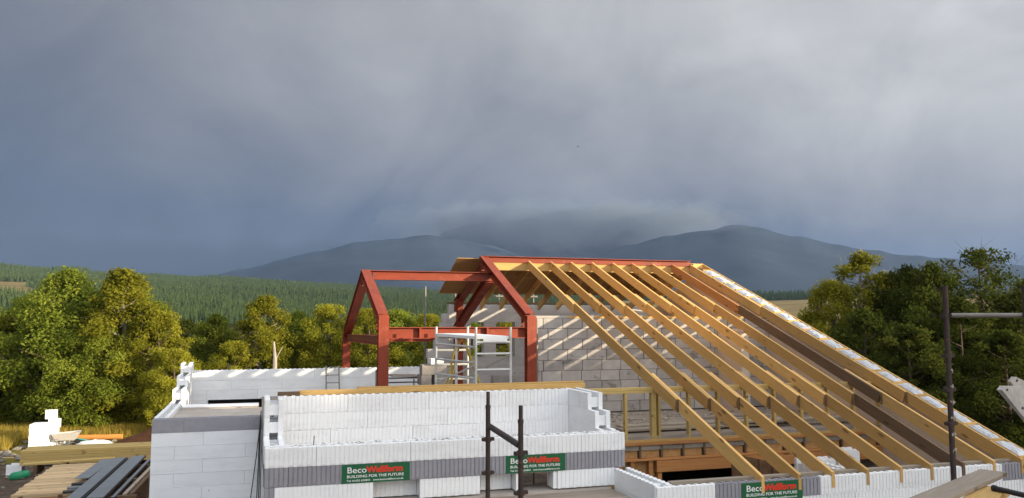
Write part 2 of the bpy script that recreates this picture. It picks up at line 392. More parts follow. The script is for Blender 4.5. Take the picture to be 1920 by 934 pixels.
boxat('balcony_slab', 'concrete', .38, 11.27, -2.1, 4.95, 12.49, -1.885, bay)
q = MB()
for k in range(130):
    y = 11.1+abs(rng.normal(0, .05)); x = rng.uniform(.5, 4.9); r = rng.uniform(.005, .014)
    q.lump((x, y+rng.uniform(0, .12), -1.652+r*.4), (r*1.5, r, r*.7), 5, 3, .3, k)
tag(q.build('foam_debris', 'rearblock', bay), kind='stuff')
q = MB(); q.tube((.74, 11.12, -1.66), (.745, 11.12, -1.53), .006); q.build('rebar', 'darkmetal', bay)
q = MB(); q.tube((3.62, 11.12, -1.66), (3.615, 11.12, -1.55), .006); q.build('rebar', 'darkmetal', bay)

# ---- side wing wall and eaves wall
wing = thing('foam_wall', 'low white foam block wall running towards the viewer from the bay, its cavity open on top', 'wall', (5.15, 10.3, GZ))
for k in range(11):
    foam_course(wing, 5.04, 11.0 if k < 1 else 11.0, -90, 0, 1.28 if k == 0 else 1.28, -2.42-.25*k, 'foamsmooth', '', k == 0, .4*(k % 2))
boxat('core', 'core', 5.12, 9.75, -4.9, 5.21, 10.95, -2.28, wing)
eav = thing('foam_wall', 'long white foam block wall under the rafter feet with a grey block behind the sign', 'wall', (8.3, 9.82, GZ))
EY, EZ = 9.70, -2.20
segs = [(5.05, 5.93, 'foam'), (5.93, 7.62, 'foamgrey'), (7.62, 8.87, 'foam'), (8.87, 10.1, 'foam'), (10.1, 10.95, 'foam'), (10.95, 11.75, 'foamgrey')]
for a, b, m in segs:
    w = (b-a)/math.ceil((b-a)/1.25-.01); foam_course(eav, 0, EY, 0, a, b, EZ-.25, m, 'o', True, unit=w+.001)
for k in range(1, 10): foam_course(eav, 0, EY, 0, 5.05, 11.75, EZ-.25-.25*k, 'foam' if k < 6 else 'foamsmooth', 'o', False, .6*(k % 2))
boxat('core', 'core', 5.3, EY+.08, -4.9, 11.7, EY+.17, EZ-.1, eav)
member('wall_plate', (5.35, EY+.2, EZ+.03), (11.7, EY+.2, EZ+.03), .1, .045, 'board', eav)

# ---- left wing
LX0, LX1, LY0, LY1 = -1.83, .11, 16.3, 22.3
lw = thing('foam_wall', 'white foam block wing at the left corner, its walls stepping up towards the back', 'wall', (-.9, 19, GZ))
foam_course(lw, 0, LY0, 0, LX0, LX1, -2.08, 'foamgrey', '', False, .7)
for k in range(12): foam_course(lw, 0, LY0, 0, LX0, LX1, -2.33-.25*k, 'foamsmooth', '', False, .35+.5*(k % 2))
boxat('core', 'core', LX0+.09, LY0+.07, -4.9, LX1-.05, LY0+.17, -1.9, lw)
for k in range(12): foam_course(lw, LX0, LY1, -90, 0, LY1-LY0-.26, -2.33-.25*k, 'foamsmooth', '', False, .35+.5*(k % 2))
foam_course(lw, LX0, LY1, -90, 0, LY1-LY0-.26, -2.08, 'foam', '', True, .7)
for k, L in enumerate((2.6, 1.65, .75)): foam_course(lw, LX0, LY1+.2, -90, 0, L, -1.83+.25*k-.0, 'foam', '', True)
boxat('upstand', 'foam', LX0+.3, 18.9, -1.96, .05, 19.40, -1.87, lw)
boxat('step_face', 'concrete', LX0+.28, 18.80, -1.95, .05, 18.89, -1.885, lw)
far = thing('foam_wall', 'long low white foam block wall at the back of the left wing', 'wall', (1.2, 22.4, GZ))
for k in range(3): foam_course(far, 0, LY1, 0, -1.58, (4.62, 4.50, 4.35)[k], -2.05+.25*k, 'foamsmooth', '', k == 2, (.9, .3, .7)[k])
foam_course(far, 0, LY1, 0, -1.58, -1.2, -2.30, 'foamsmooth', '')
boxat('slot_shade_back', 'dark', -1.24, LY1+.2, -2.30, .2, LY1+.24, -2.055, far)  # added dark board, paints the shade within the slot
for k in range(11): foam_course(far, 0, LY1, 0, .2 if k == 0 else -1.58, 4.6, -2.30-.25*k, 'foamsmooth', '', False, .5*(k % 2))
q = MB(); q.tube((-.72, 22.42, -1.3), (-.72, 22.42, -1.12), .012); q.build('rebar', 'darkmetal', far)

# ---- cables at the corner of the left wing
cb = thing('cable', 'thin black cables hanging down the white wall at the inner corner', 'cable', (.05, 16.2, -1.8))
for pts in ([(.09, 16.26, -1.72), (.075, 16.22, -2.0), (.02, 16.2, -2.6), (-.06, 16.2, -3.35), (-.1, 16.2, -4.2), (-.1, 16.2, -4.88)], [(.09, 16.25, -1.72), (.07, 16.2, -2.05), (.065, 16.19, -2.7), (.05, 16.2, -3.4), (.045, 16.2, -4.88)], [(.09, 16.24, -1.75), (.085, 16.18, -2.2), (.085, 16.18, -3.), (.08, 16.18, -4.88)]):
    q = MB(); q.path(pts, .009, 6); q.build('strand', 'black', cb)
q = MB(); q.tube((.069, 16.19, -2.22), (.069, 16.19, -2.25), .02); q.build('tie', 'black', cb)

# ---- upper floor
fl = thing('upper_floor', 'dusty concrete upper floor inside the unfinished house', 'floor', (5, 17, -2.2))
boxat('floor_slab', 'screed', .13, 12.76, -2.24, 11.44, 22.3, -2.0, fl)
boxat('floor_slab', 'concrete', LX0+.26, LY0+.26, -2.2, .12, 18.895, -1.92, fl)
boxat('floor_slab', 'dark', LX0+.26, 18.9, -3.0, .12, 22.28, -2.9, fl)  # added slab coloured near-black as the shade of the void
q = MB()
for k in range(260):
    x, y = rng.uniform(5.6, 11.2), rng.uniform(13.3, 16.0); r = rng.uniform(.01, .045)
    q.lump((x, y, -2.0+r*.3), (r*2.2, r*1.3, r*.5), 6, 3, .3, k)
tag(q.build('floor_debris', 'stone', fl), kind='stuff')
for k, (x, y, L, an) in enumerate(((9.2, 14.2, 1.1, .3), (9.9, 14.0, .9, -.4), (8.6, 14.6, 1.3, .15), (10.4, 14.7, .8, .5))):
    member('offcut', (x, y, -1.95), (x+L*math.cos(an), y+L*math.sin(an), -1.95), .1, .045, 'board', fl)
for x, y, sd in ((8.9, 13.9, 3), (10.1, 13.7, 9), (9.4, 14.8, 4)):
    q = MB(); q.lump((x, y, -1.98), (.12, .08, .04), 12, 6, .35, sd, .02); q.build('plastic_scrap', 'bag', fl)

# ---- concrete block wall behind the rafters
bw = thing('block_wall', 'grey concrete block wall with dark raked joints behind the rafters', 'wall', (8.4, 16.3, -2.0))
BWY = 16.2
bl_meshes = []
for k in range(3):
    q = MB(); e = .006
    q.prism([(-.22+e, 0), (.22-e, 0), (.22, e), (.22, .1), (-.22, .1), (-.22, e)], 2, 0, .215)
    bl_meshes.append(q.mesh('concrete_block', 'block'))
hq = {}
def blk(x0, x1, zz, y, parent):
    w = x1-x0
    if abs(w-.44) < .005: me = bl_meshes[random.randrange(3)]
    else:
        key = round(w, 2)
        if key not in hq:
            q = MB(); e = .006; q.prism([(-w/2+e, 0), (w/2-e, 0), (w/2, e), (w/2, .1), (-w/2, .1), (-w/2, e)], 2, 0, .215); hq[key] = q.mesh('concrete_block', 'block')
        me = hq[key]
    mt = Matrix.Translation(((x0+x1)/2+rng.uniform(-.002, .002), y+rng.uniform(-.003, .003), zz)) @ Matrix.Rotation(rng.uniform(-.004, .004), 4, 'Z')
    link(bpy.data.objects.new('concrete_block', me), parent, mt)
X0, X1 = 5.47, 11.45
for r in range(9):
    zz = -1.97+.225*r; x = X0
    w = .44 if r % 2 else .33
    if r == 3: w = .30
    while x < X1-.02:
        w2 = min(w, X1-x); blk(x, x+w2, zz, BWY, bw); x += w2+.012; w = .44
boxat('mortar_bed', 'mortar', X0+.005, BWY+.012, -2.0, X1, BWY+.2, .05, bw)
boxat('coping', 'block', X0, BWY+.0, .052, X0+.9, BWY+.2, .10, bw)
member('wall_plate', (6.3, BWY+.08, .10), (11.4, BWY+.08, .10), .1, .05, 'pine', bw)
for k in range(8): boxat('packer', 'foam', 6.72+.5865*k, BWY+.0, .046, 6.98+.5865*k, BWY+.16, .1-.052+.06, bw)
st = thing('stub_wall', 'short pinkish beige rendered stub wall standing out from the block wall', 'wall', (10.1, 15.8, -2.0))
boxat('render_face', 'render', 10.05, 15.25, -2.0, 10.25, BWY-.01, -.26, st)
boxat('coping', 'render', 10.04, 15.24, -.256, 10.26, BWY-.01, -.20, st)

# ---- right gable wall (inner face seen between the rafters)
def RZ(y): return 1.56-.377*abs(19.5-y)
gw = thing('gable_wall', 'pinkish beige rendered gable wall at the right end of the roof', 'wall', (11.6, 16, GZ))
q = MB(); zt = .27
prof = [(9.95, GZ), (22.28, GZ), (22.28, RZ(22.28)-zt), (19.5, RZ(19.5)-zt), (9.95, RZ(9.95)-zt)]
q.prism(prof, 0, 11.45, 11.72); q.build('render_face', 'render', gw)

# ---- rear wall with two window openings
rw = thing('rear_wall', 'pale stained rear wall with two small window openings, its left end stepping down', 'wall', (8, 22.4, -2.0))
lefts = {0: 4.72, 1: 4.70, 2: 4.66, 3: 4.60, 4: 4.55, 5: 4.75, 6: 4.80, 7: 4.92, 8: 4.98, 9: 5.16}
for k in range(10):
    zz = -2.05+.25*k; a = lefts[k]
    cuts = [(a, 11.45)]
    if 4 <= k <= 7: cuts = [(a, 5.80), (6.18, 6.55), (7.12, 11.45)]
    for x, y_ in cuts:
        foam_course(rw, 0, 22.3, 0, x, y_, zz, 'rearblock' if (x > 5.2 or y_ > 9) and k < 9 else 'block' if k == 9 and False else 'rearblock', '', k == 9, .4*(k % 3))
boxat('core', 'rearblock', 7.2, 22.37, -2.0, 11.4, 22.47, .40, rw)
for a, b in ((5.80, 6.18), (6.55, 7.12)):
    boxat('sill', 'rearblock', a, 22.29, -1.06, b, 22.56, -1.045, rw)
member('wall_plate', (5.1, 22.38, .52), (11.45, 22.38, .52), .1, .05, 'greywood', rw)
for a, b in ((5.82, 6.16), (6.57, 7.10)):
    member('scaffold_rail', (a, 23.1, -.62), (b, 23.1, -.62), .03, .11, 'fence', rw)

# ================================================================= STEEL FRAME
sf = thing('steel_frame', 'red oxide steel frame of posts, sloping rafters and ridge beams', 'steel frame', (3.9, 18, -2.0))
XA, XB, YN, YF = 2.34, 5.40, 15.85, 22.75
AP_S, AP_M = (18.75, 1.14), (19.5, 1.63)
def post(x, y, ztop, b=.2): return ibeam('post', (x, y, -2.0), (x, y, ztop), sf, h=.2, b=b, up=(0, 1, 0))
for x in (XA, XB):
    o = post(x, YN+.1, .09); boxat('cap_plate', 'steel', x-.105, YN-.01, .092, x+.105, YN+.21, .108, sf)
    boxat('base_plate', 'steel', x-.14, YN-.14, -2.0, x+.14, YN+.34, -1.985, sf)
ibeam('rafter', (XA, YN+.02, .13), (XA, AP_S[0], AP_S[1]+.04), sf)
ibeam('rafter', (XA, YF, -.30), (XA, AP_S[0]+.005, AP_S[1]+.035), sf)
post(XA, YF+.1, -.36)
ibeam('rafter', (XB, YN+.02, .15), (XB, AP_M[0], AP_M[1]), sf)
ibeam('rafter', (XB, 22.35, .57), (XB, AP_M[0]+.005, AP_M[1]-.005), sf)
post(XB-.02, 22.05, .60, .16)
ibeam('rafter', (XB-.02, YF, -.30), (XB-.02, AP_S[0]+.2, AP_S[1]-.03), sf)
post(XB-.08, 22.1, -.2, .16)
ibeam('ridge_beam', (XA+.012, AP_S[0], AP_S[1]+.02), (XB, AP_S[0], AP_S[1]+.02), sf, h=.215)
ibeam('ridge_beam', (XB+.012, AP_M[0], AP_M[1]-.005), (11.28, AP_M[0], AP_M[1]-.005), sf, h=.155)
ibeam('eaves_beam', (XA+.1, YN+.04, -.135), (XB-.1, YN+.04, -.135), sf, h=.225)
ibeam('eaves_beam', (XA+.1, YF, -.40), (XB-.1, YF, -.40), sf, h=.2)
ibeam('tie_beam', (XA, YN+.22, -.30), (XA, YF-.05, -.38), sf, h=.19, b=.15)
for x in (3.07, 4.46): boxat('stiffener', 'steel', x-.02, YN-.055, -.345, x+.02, YN+.13, -.15, sf)
boxat('cleat', 'darkmetal', 4.16, YN-.02, -.5, 4.3, YN+.12, -.365, sf)
bolt = MB().tube((0, 0, 0), (0, -.022, 0), .016, None, 6).mesh('bolt', 'darkmetal')
def plate(x, y, z, w, h, ry=0., nb=4, face='y'):
    o = boxat('end_plate', 'steel', x-w/2, y-.012, z-h/2, x+w/2, y, z+h/2, sf)
    base = WM[o.name]
    for i in range(nb):
        for sx in (-1, 1):
            b_ = bpy.data.objects.new('bolt', bolt)
            link(b_, o, Matrix.Translation((x+sx*w*.3, y-.012, z-h/2+h*(i+.5)/nb)))
plate(XA, AP_S[0]-.09, AP_S[1]-.20, .19, .30); plate(XB, AP_M[0]-.09, AP_M[1]-.22, .19, .34)
plate(XA, YF-.16, -.48, .19, .30); plate(XA, YN+.33, -.08, .19, .3); plate(XB, YN+.33, -.08, .19, .3)
plate(XB-.03, 22.2, .40, .19, .30)
for x, sgn in ((XA+.11, 1), (XB-.1, -1)):
    for i in range(4):
        for sx in (0, 1): 
            b_ = bpy.data.objects.new('bolt', bolt); link(b_, sf, Matrix.Translation((x+sgn*sx*.07, AP_S[0]-.006, AP_S[1]-.05-.045*i)))

# ================================================================= TIMBER ROOF
rf = thing('timber_roof', 'fresh timber roof frame of long sloping rafters over the right half of the house', 'roof', (8.9, 14.5, -2.2))
XR0, SP = 6.575, .5865
cs = math.cos(math.atan(.377))
for i in range(9):
    x = XR0+SP*i+.015*math.sin(i*2.1)
    dk = i in (6, 7); y1 = 16.35-.06*(i % 3)
    a = member('rafter', (x, y1, RZ(y1)), (x, 19.40, RZ(19.40)), .047, .205, 'rafter' if i != 7 else 'orange', rf)
    y2 = 11.93
    b_ = member('rafter', (x+.048, y2, RZ(y2)), (x+.048, 16.9+.1*(i % 2), RZ(16.9+.1*(i % 2))), .047, .205, 'rafter' if i not in (7,) else 'greywood', rf)
    if i == 7: b_['label'] = 'dark weathered middle length of rafter'
    boxat('splice_end', 'greywood', x+.028, y2-.006, RZ(y2)-.215, x+.069, y2-.002, RZ(y2)-.012, rf)
    # lowest length with a plumb cut foot
    k = ('foot', 0)
    if k not in CACHE:
        an = math.atan(.377); L = (12.9-9.68)/math.cos(an); h = .205
        q = MB(); e = h*math.sin(an)
        # local x up the slope, z normal to slope; foot plumb cut
        plumb = .225*math.cos(an)
        q.v = [(xx, yy, zz) for yy in (-.0235, .0235) for xx, zz in ((0, 0), (L, 0), (L, -h), (.225*math.sin(an)*-1+.0+ .0, -.225*math.cos(an)), (.12, -.225*math.cos(an)*1.0))]
        q.v = []
        for yy in (-.0235, .0235):
            for xx, zz in ((0, 0), (L, 0), (L, -h), (.16, -h), (-.215*math.sin(an), -.215*math.cos(an))): q.v.append((xx, yy, zz))
        q.f = [(0, 1, 2, 3, 4), (9, 8, 7, 6, 5)]+[(j, (j+1) % 5, 5+(j+1) % 5, 5+j) for j in range(5)]
        CACHE[k] = q.mesh('rafter', 'rafter')
        q2 = CACHE[k].copy(); q2.materials[0] = M['greywood']; CACHE[('foot', 1)] = q2
    rot, L, p0 = frame_along((x+.096, 9.68, RZ(9.68)), (x+.096, 12.9, RZ(12.9)))
    f = link(bpy.data.objects.new('rafter', CACHE[('foot', 1 if i == 6 else 0)]), rf, Matrix.Translation(p0) @ rot)
    if i == 6: f['label'] = 'dark weathered lower length of rafter'
member('purlin', (5.55, 19.45, 1.468), (11.3, 19.45, 1.468), .047, .20, 'pine', rf)
member('purlin', (5.55, 19.56, 1.468), (11.3, 19.56, 1.468), .047, .20, 'pine', rf)
for i in range(-1, 9):
    x = XR0+SP*i+.1
    member('rear_rafter', (x, 22.75, RZ(22.75)), (x, 19.58, RZ(19.58)), .047, .19, 'rafter', rf)
for r_, (ya, yb) in enumerate(((19.55, 20.62), (20.63, 21.72))):
    xs = [4.72, 6.9, 9.3, 11.5] if r_ == 0 else [4.72, 5.9, 8.3, 10.7, 11.5]
    for a, b in zip(xs[:-1], xs[1:]):
        ra, L, p = frame_along((0, ya, RZ(ya)+.016), (0, yb, RZ(yb)+.016)); w = b-a-.004
        q = MB(); q.box(0, -w/2, 0, L-.004, w/2, .015)
        q.build('sheathing_panel', 'osb', rf, Matrix.Translation(((a+b)/2, p.y, p.z)) @ ra)
# verge ladder with foil faced insulation between its rungs
vx0, vx1 = 11.33, 11.66
def VZ(y): return RZ(y)+.012
member('verge_rail', (vx1, 9.75, VZ(9.75)), (vx1, 19.5, VZ(19.5)), .035, .15, 'rafter', rf)
ys = list(np.linspace(9.75, 19.45, 20))
for j, y in enumerate(ys):
    o = member('rung', (vx0+.02, y, VZ(y)), (vx1-.018, y, VZ(y)), .045, .12, 'rafter' if j % 3 else 'pine', rf)
for j, (ya, yb) in enumerate(zip(ys[:-1], ys[1:])):
    x0_ = vx0 if ya > 16.6 else vx0+.05 if ya > 12.8 else vx0+.10
    if j == 18: continue
    ra, L, p = frame_along((0, ya+.04, VZ(ya+.04)-.03), (0, yb-.03, VZ(yb-.03)-.03)); w = vx1-.02-x0_
    q = MB(); n, m_ = 7, 5; rr = np.random.default_rng(j)
    hh = [[.0 if (u in (0, n) or v in (0, m_)) else .034+.016*rr.uniform(-1, 1) for v in range(m_+1)] for u in range(n+1)]
    for u in range(n+1):
        for v in range(m_+1): q.v.append((L*u/n, -w/2+w*v/m_, hh[u][v]))
    for u in range(n):
        for v in range(m_): k = u*(m_+1)+v; q.f.append((k, k+1, k+m_+2, k+m_+1))
    i0 = len(q.v); q.v += [(0, -w/2, -.05), (L, -w/2, -.05), (L, w/2, -.05), (0, w/2, -.05)]; q.f.append((i0, i0+3, i0+2, i0+1))
    q.build('insulation_batt', 'foil', rf, Matrix.Translation(((x0_+vx1-.02)/2, p.y, p.z)) @ ra)
# knee wall of studs on its cassette edge
kw = thing('stud_wall', 'low timber stud wall standing on the floor edge under the rafters', 'stud wall', (8.5, 12.8, -2.45))
KY = 12.8
member('top_plate', (5.2, KY, -1.165), (11.44, KY, -1.165), .09, .05, 'greenpine', kw)
member('top_plate', (5.2, KY, -1.217), (11.44, KY, -1.217), .09, .045, 'greenpine', kw)
for x in [6.09, 6.62, 6.73]+[7.32+.59*k for k in range(8)]:
    w = .095 if x in (6.62,) else .05
    boxat('stud', 'greenpine', x-w/2, KY-.045, -2.06, x+w/2, KY+.045, -1.265, kw)
member('sole_plate', (5.3, KY, -2.06), (11.44, KY, -2.06), .1, .05, 'rafter', kw)
member('rim_flange', (5.3, KY-.01, -2.113), (11.44, KY-.01, -2.113), .13, .04, 'orange', kw)
for k in range(15):
    x = 5.5+.42*k; 
    boxat('joist_web', 'greywood', x-.018, KY-.06, -2.375, x+.018, KY+.3, -2.155, kw)
    if k < 14: boxat('rim_board', 'osb', x+.035, KY-.01, -2.375, x+.42-.035, KY+.01, -2.155, kw)
member('rim_flange', (5.3, KY-.01, -2.378), (11.44, KY-.01, -2.378), .13, .04, 'orange', kw)
member('trimmer_beam', (6.65, KY-.02, -2.425), (11.44, KY-.02, -2.425), .1, .2, 'orange', kw)
for x in (5.55, 5.95, 6.2, 6.55, 6.72, 9.1): boxat('cripple_stud', 'orange', x-.04, KY-.04, -4.9, x+.04, KY+.04, -2.425 if x < 6.7 else -2.63, kw)
boxat('backing_board', 'osb', 5.3, KY+.06, -4.9, 6.68, KY+.08, -2.43, kw)
boxat('backing_board', 'dark', 6.75, 16.0, -4.9, 11.4, 16.05, -2.3, kw)  # added near-black sheet, painted as the shade under the upper floor
pl = thing('partition', 'brown boarded partition below the rafters near the sign', 'partition', (8.1, 11.6, GZ))
for k in range(7):
    xa = 7.55+.13*k
    q = MB(); z1 = -2.20-.03*k; q.prism([(xa, GZ), (xa+.124, GZ), (xa+.124, z1-.03), (xa, z1)], 1, 11.8+.02*(k % 2), 11.83+.02*(k % 2)); q.build('board', 'ply', pl)
fp = thing('foam_wall', 'white foam block partition on the ground floor seen down between the rafters', 'wall', (9.0, 11.5, GZ))
for k in range(9):
    foam_course(fp, 0, 11.5, 0, 8.72, 9.36, -2.58-.25*k, 'foam', '', k == 0); foam_course(fp, 8.7, 11.45, -90, 0, 1.2, -2.58-.25*k, 'foam', '', k == 0)
foam_course(fp, 0, 11.9, 0, 9.75, 10.2, -2.52, 'foam', '', True); 
for k in range(9): foam_course(fp, 0, 11.9, 0, 9.75, 10.2, -2.77-.25*k, 'foam', '', False)
# scaffold boards on the floor behind the stud wall
for k, (xa, xb, y, z_, m) in enumerate(((6.2, 9.4, 13.25, -1.93, 'board'), (6.3, 10.2, 13.5, -1.90, 'board'), (8.3, 11.2, 13.22, -1.865, 'board'))):
    p = member('floor_board', (xa, y, z_), (xb, y+.02, z_), .225, .04, m)
    tag(p, ('long grey board lying on the floor just behind the stud wall', 'grey board lying further back on the floor behind the stud wall', 'grey board stacked on the right of the boards behind the stud wall')[k], 'board', 'boards on the upper floor')

# ================================================================= LOOSE THINGS ON THE HOUSE
p = member('timber_plank', (.62, 12.66, -1.055), (5.28, 12.66, -1.055), .047, .075, 'pine')
tag(p, 'long yellow timber lying along the top of the bay wall', 'timber')
p = member('timber_plank', (1.5, 12.82, -1.04), (5.33, 12.86, -1.03), .07, .08, 'pine')
tag(p, 'shorter yellow timber lying behind the long one on the bay wall', 'timber')
p = boxat('timber_offcut', 'greywood', .3, 12.56, -1.127, .62, 12.68, -1.07); tag(p, 'short grey timber offcut at the left end of the bay wall top', 'timber')

def sign(x, y, z, w, h, label):
    t_ = thing('sign', label, 'sign', (x+w/2, y, z), 'green wall signs')
    boxat('panel', 'green', x, y-.006, z, x+w, y, z+h, t_)
    def txt(s, size, px, pz, mat, bold=0., wmax=None, name='lettering'):
        cu = bpy.data.curves.new('text', 'FONT'); cu.body = s; cu.size = size; cu.offset = bold; cu.extrude = .0008
        cu.resolution_u = 3
        tmp = bpy.data.objects.new('text', cu); COL.objects.link(tmp)
        dg = bpy.context.evaluated_depsgraph_get(); dg.update(); me = bpy.data.meshes.new_from_object(tmp.evaluated_get(dg))
        bpy.data.objects.remove(tmp); bpy.data.curves.remove(cu)
        xs = [v.co.x for v in me.vertices]; k = wmax/(max(xs)-min(xs)) if wmax else 1
        for v in me.vertices: v.co.x *= k
        me.materials.clear(); me.materials.append(M[mat])
        o = bpy.data.objects.new(name, me)
        link(o, t_, Matrix.Translation((px, y-.0075, pz)) @ Matrix.Rotation(R(90), 4, 'X'))
    s_ = w/.92
    txt('Beco', .112*s_, x+.068*s_, z+h*.545, 'signwhite', .001, .255*s_)
    txt('Wallform', .112*s_, x+.332*s_, z+h*.545, 'signred', .0052*s_, .50*s_)
    txt('BUILDING FOR THE FUTURE', .05*s_, x+.068*s_, z+h*.29, 'signwhite', .0008, .765*s_)
    txt('Tel: 01652 653844', .034*s_, x+.068*s_, z+h*.09, 'signwhite', .0006, .31*s_)
    txt('www.becowallform.co.uk', .034*s_, x+.42*s_, z+h*.09, 'signwhite', .0006, .415*s_)
sign(1.10, BY-.008, -2.155, .91, .245, 'green sign in the middle of the bay wall, left of the scaffold poles')
sign(3.37, BY-.008, -2.15, .90, .245, 'green sign on the bay wall partly hidden by a scaffold pole')
sign(6.33, EY-.008, -2.47, .98, .255, 'green sign under the rafter feet at the bottom edge')

# ledge boards below the bay
for k, (y, xa, xb) in enumerate(((10.86, 1.3, 5.0), (10.62, 1.6, 5.02), (10.38, 1.9, 5.0))):
    p = member('scaffold_board', (xa, y, -2.46), (xb, y+.02, -2.46), .225, .04, 'board')
    tag(p, ('tan board against the foot of the bay wall', 'tan board second out from the foot of the bay wall', 'tan board outermost below the bay wall')[k], 'board', 'boards below the bay wall')
# brackets holding them
# front scaffold poles
sc = thing('scaffolding', 'pair of rusty dark poles joined by a cross tube before the bay wall', 'scaffolding', (2.27, 7.5, GZ))
def pole(x, y, zt, zs, par, nm='pole'):
    q = MB(); q.tube((x, y, GZ), (x, y, zs), .0245, None, 14); q.tube((x, y, zs), (x, y, zt), .0195, None, 14); q.tube((x, y, zs-.02), (x, y, zs+.015), .0275, None, 14)
    return q.build(nm, 'scaff', par, None, False)
pole(2.265, 8.0, -.73, -.88, sc); pole(2.29, 7.0, -.77, -.91, sc)
q = MB(); q.tube((2.275, 7.985, -1.075), (2.285, 7.02, -1.13), .030, None, 14); q.build('cross_tube', 'scaff', sc)
def coupler(par, x, y, z, s=1.):
    q = MB(); q.tube((x, y, z-.022), (x, y, z+.022), .036*s, None, 12); q.box(x-.062*s, y-.022, z-.016, x-.03*s, y+.022, z+.016); q.box(x+.03*s, y-.022, z-.013, x+.062*s, y+.022, z+.02)
    q.tube((x-.05*s, y-.045, z+.004), (x-.05*s, y+.03, z+.004), .007); q.build('coupler', 'scaff', par)
for x, y, z in ((2.265, 8.0, -1.21), (2.265, 8.0, -1.545), (2.29, 7.0, -1.195), (2.29, 7.0, -1.545)): coupler(sc, x, y, z)
# right scaffold
s2_ = thing('scaffolding', 'tall weathered pole with a level handrail tube at the right edge', 'scaffolding', (5.8, 5.6, GZ))
q = MB(); q.tube((5.95, 5.775, GZ), (5.925, 5.74, .31), .0245, None, 14); q.build('pole', 'scaff', s2_)
q = MB(); q.tube((6.52, 5.44, GZ), (6.49, 5.42, .31), .0245, None, 14); q.build('pole', 'scaff', s2_)
q = MB(); q.tube((5.95, 5.71, .045), (6.6, 5.40, .045), .021, None, 14); q.build('handrail', 'galv', s2_)
for z in (.035, -.32, -.62, -.92): coupler(s2_, 5.935, 5.755, z, .9)
for k in range(6):
    q = MB(); q.lump((5.938, 5.735, -.45-.14*k), (.027, .02, .02), 7, 4, .4, k); q.build('mortar_splash', 'stone', s2_)
# boards of the right scaffold
def board(p0, p1, w, h, mat, label):
    o = member('scaffold_board', p0, p1, w, h, mat); return tag(o, label, 'board', 'boards at the lower right corner')
board((4.0, 4.65, -1.40), (6.60, 5.935, -1.40), .225, .038, 'board', 'silver grey scaffold board running up to the foot of the right pole')
board((4.5, 4.53, -1.445), (6.16, 5.54, -1.445), .225, .063, 'pine', 'fresh yellow board in front of the grey one in the lower right corner')
q = MB(); q.tube((6.00, 5.385, -1.42), (6.03, 5.0, -1.43), .022, None, 12); q.tube((5.998, 5.41, -1.42), (6.0, 5.38, -1.42), .027, None, 12)
tag(q.build('dark_tube', 'black'), 'black tube lying at the lower right edge beside the yellow board', 'tube')
# machine arm at the right edge
ma = thing('machine_arm', 'worn pale grey steel machine arm with bolt holes poking in at the right edge', 'machine arm', (9.6, 8, -1.0))
q = MB(); q.prism([(8.957, -.874), (9.013, -.828), (9.80, -.85), (9.80, -1.78), (9.328, -1.239)], 1, 7.9, 7.95); q.build('side_plate', 'machine', ma)
q = MB(); q.prism([(8.957, -.874), (9.013, -.832), (9.055, -.845), (9.80, -1.60), (9.80, -1.775)], 1, 7.868, 7.898); q.build('edge_flange', 'machine', ma)
q = MB(); q.prism([(9.255, -.785), (9.315, -.725), (9.36, -.728), (9.9, -.95), (9.9, -1.1), (9.35, -.90)], 1, 8.0, 8.04); q.build('lug', 'machine', ma)
for x, z_, y in ((9.036, -.872, 7.866), (9.275, -1.108, 7.866), (9.36, -.775, 7.998)):
    q = MB(); q.tube((x, y-.004, z_), (x, y+.003, z_), .015, None, 10); q.build('bolt_hole', 'black', ma)

# aluminium tower, ladders, trestle
tw = thing('scaffold_tower', 'small silver aluminium scaffold tower with a pale platform beside the steel post', 'scaffold tower', (3.85, 14.65, -2.0))
def tube(p, p0, p1, r=.025, nm='tube', mat='alu', n=10): q = MB(); q.tube(p0, p1, r, None, n); return q.build(nm, mat, p, None)
NY, FY = 14.0, 15.3
for (xa, xb, y, zr) in ((3.735, 4.385, NY, (-.395, -.60, -.885, -1.2, -1.5, -1.8)), (3.285, 3.915, FY, (-.33, -.575, -.85, -1.13, -1.45, -1.75))):
    tube(tw, (xa, y, -2), (xa, y, -.12), .024, 'upright'); tube(tw, (xb, y, -2), (xb, y, -.12), .024, 'upright')
    for z_ in zr: tube(tw, (xa, y, z_), (xb, y, z_), .022, 'rung')
tube(tw, (3.53, 14.65, -2), (3.53, 14.65, -.30), .027, 'upright')
for za, zb in ((-.45, -.48), (-.74, -.76), (-1.02, -1.04)): tube(tw, (3.285, FY, za), (3.735, NY, zb), .021, 'side_rung')
tube(tw, (4.385, NY, -.62), (3.915, FY, -1.1), .018, 'brace'); tube(tw, (3.735, NY, -.8), (3.285, FY, -1.2), .016, 'brace')
q = MB(); q.v = [(3.30, FY-.03, -.30), (3.93, FY-.03, -.30), (4.39, NY+.03, -.335), (3.70, NY+.03, -.335)]; q.v += [(a_, b_, c_+.05) for a_, b_, c_ in q.v]
q.f = [(3, 2, 1, 0), (4, 5, 6, 7)]+[(i, (i+1) % 4, 4+(i+1) % 4, 4+i) for i in range(4)]; q.build('platform', 'foamsmooth', tw)
boxat('toe_board', 'foam', 3.86, NY-.045, -.385, 4.31, NY-.03, -.325, tw)
ld = thing('stepladder', 'yellow stepladder standing open inside the scaffold tower', 'stepladder', (3.7, 14.8, -2.0))
for a_, b_ in (((3.62, 15.0, -.34), (3.26, 15.0, -2)), ((3.68, 14.95, -.34), (3.36, 15.15, -2)), ((3.68, 14.7, -.34), (4.24, 14.45, -2)), ((3.70, 14.85, -.34), (4.32, 14.8, -2))):
    member('rail', a_, b_, .03, .05, 'yellow', ld, up=(0, 1, 0))
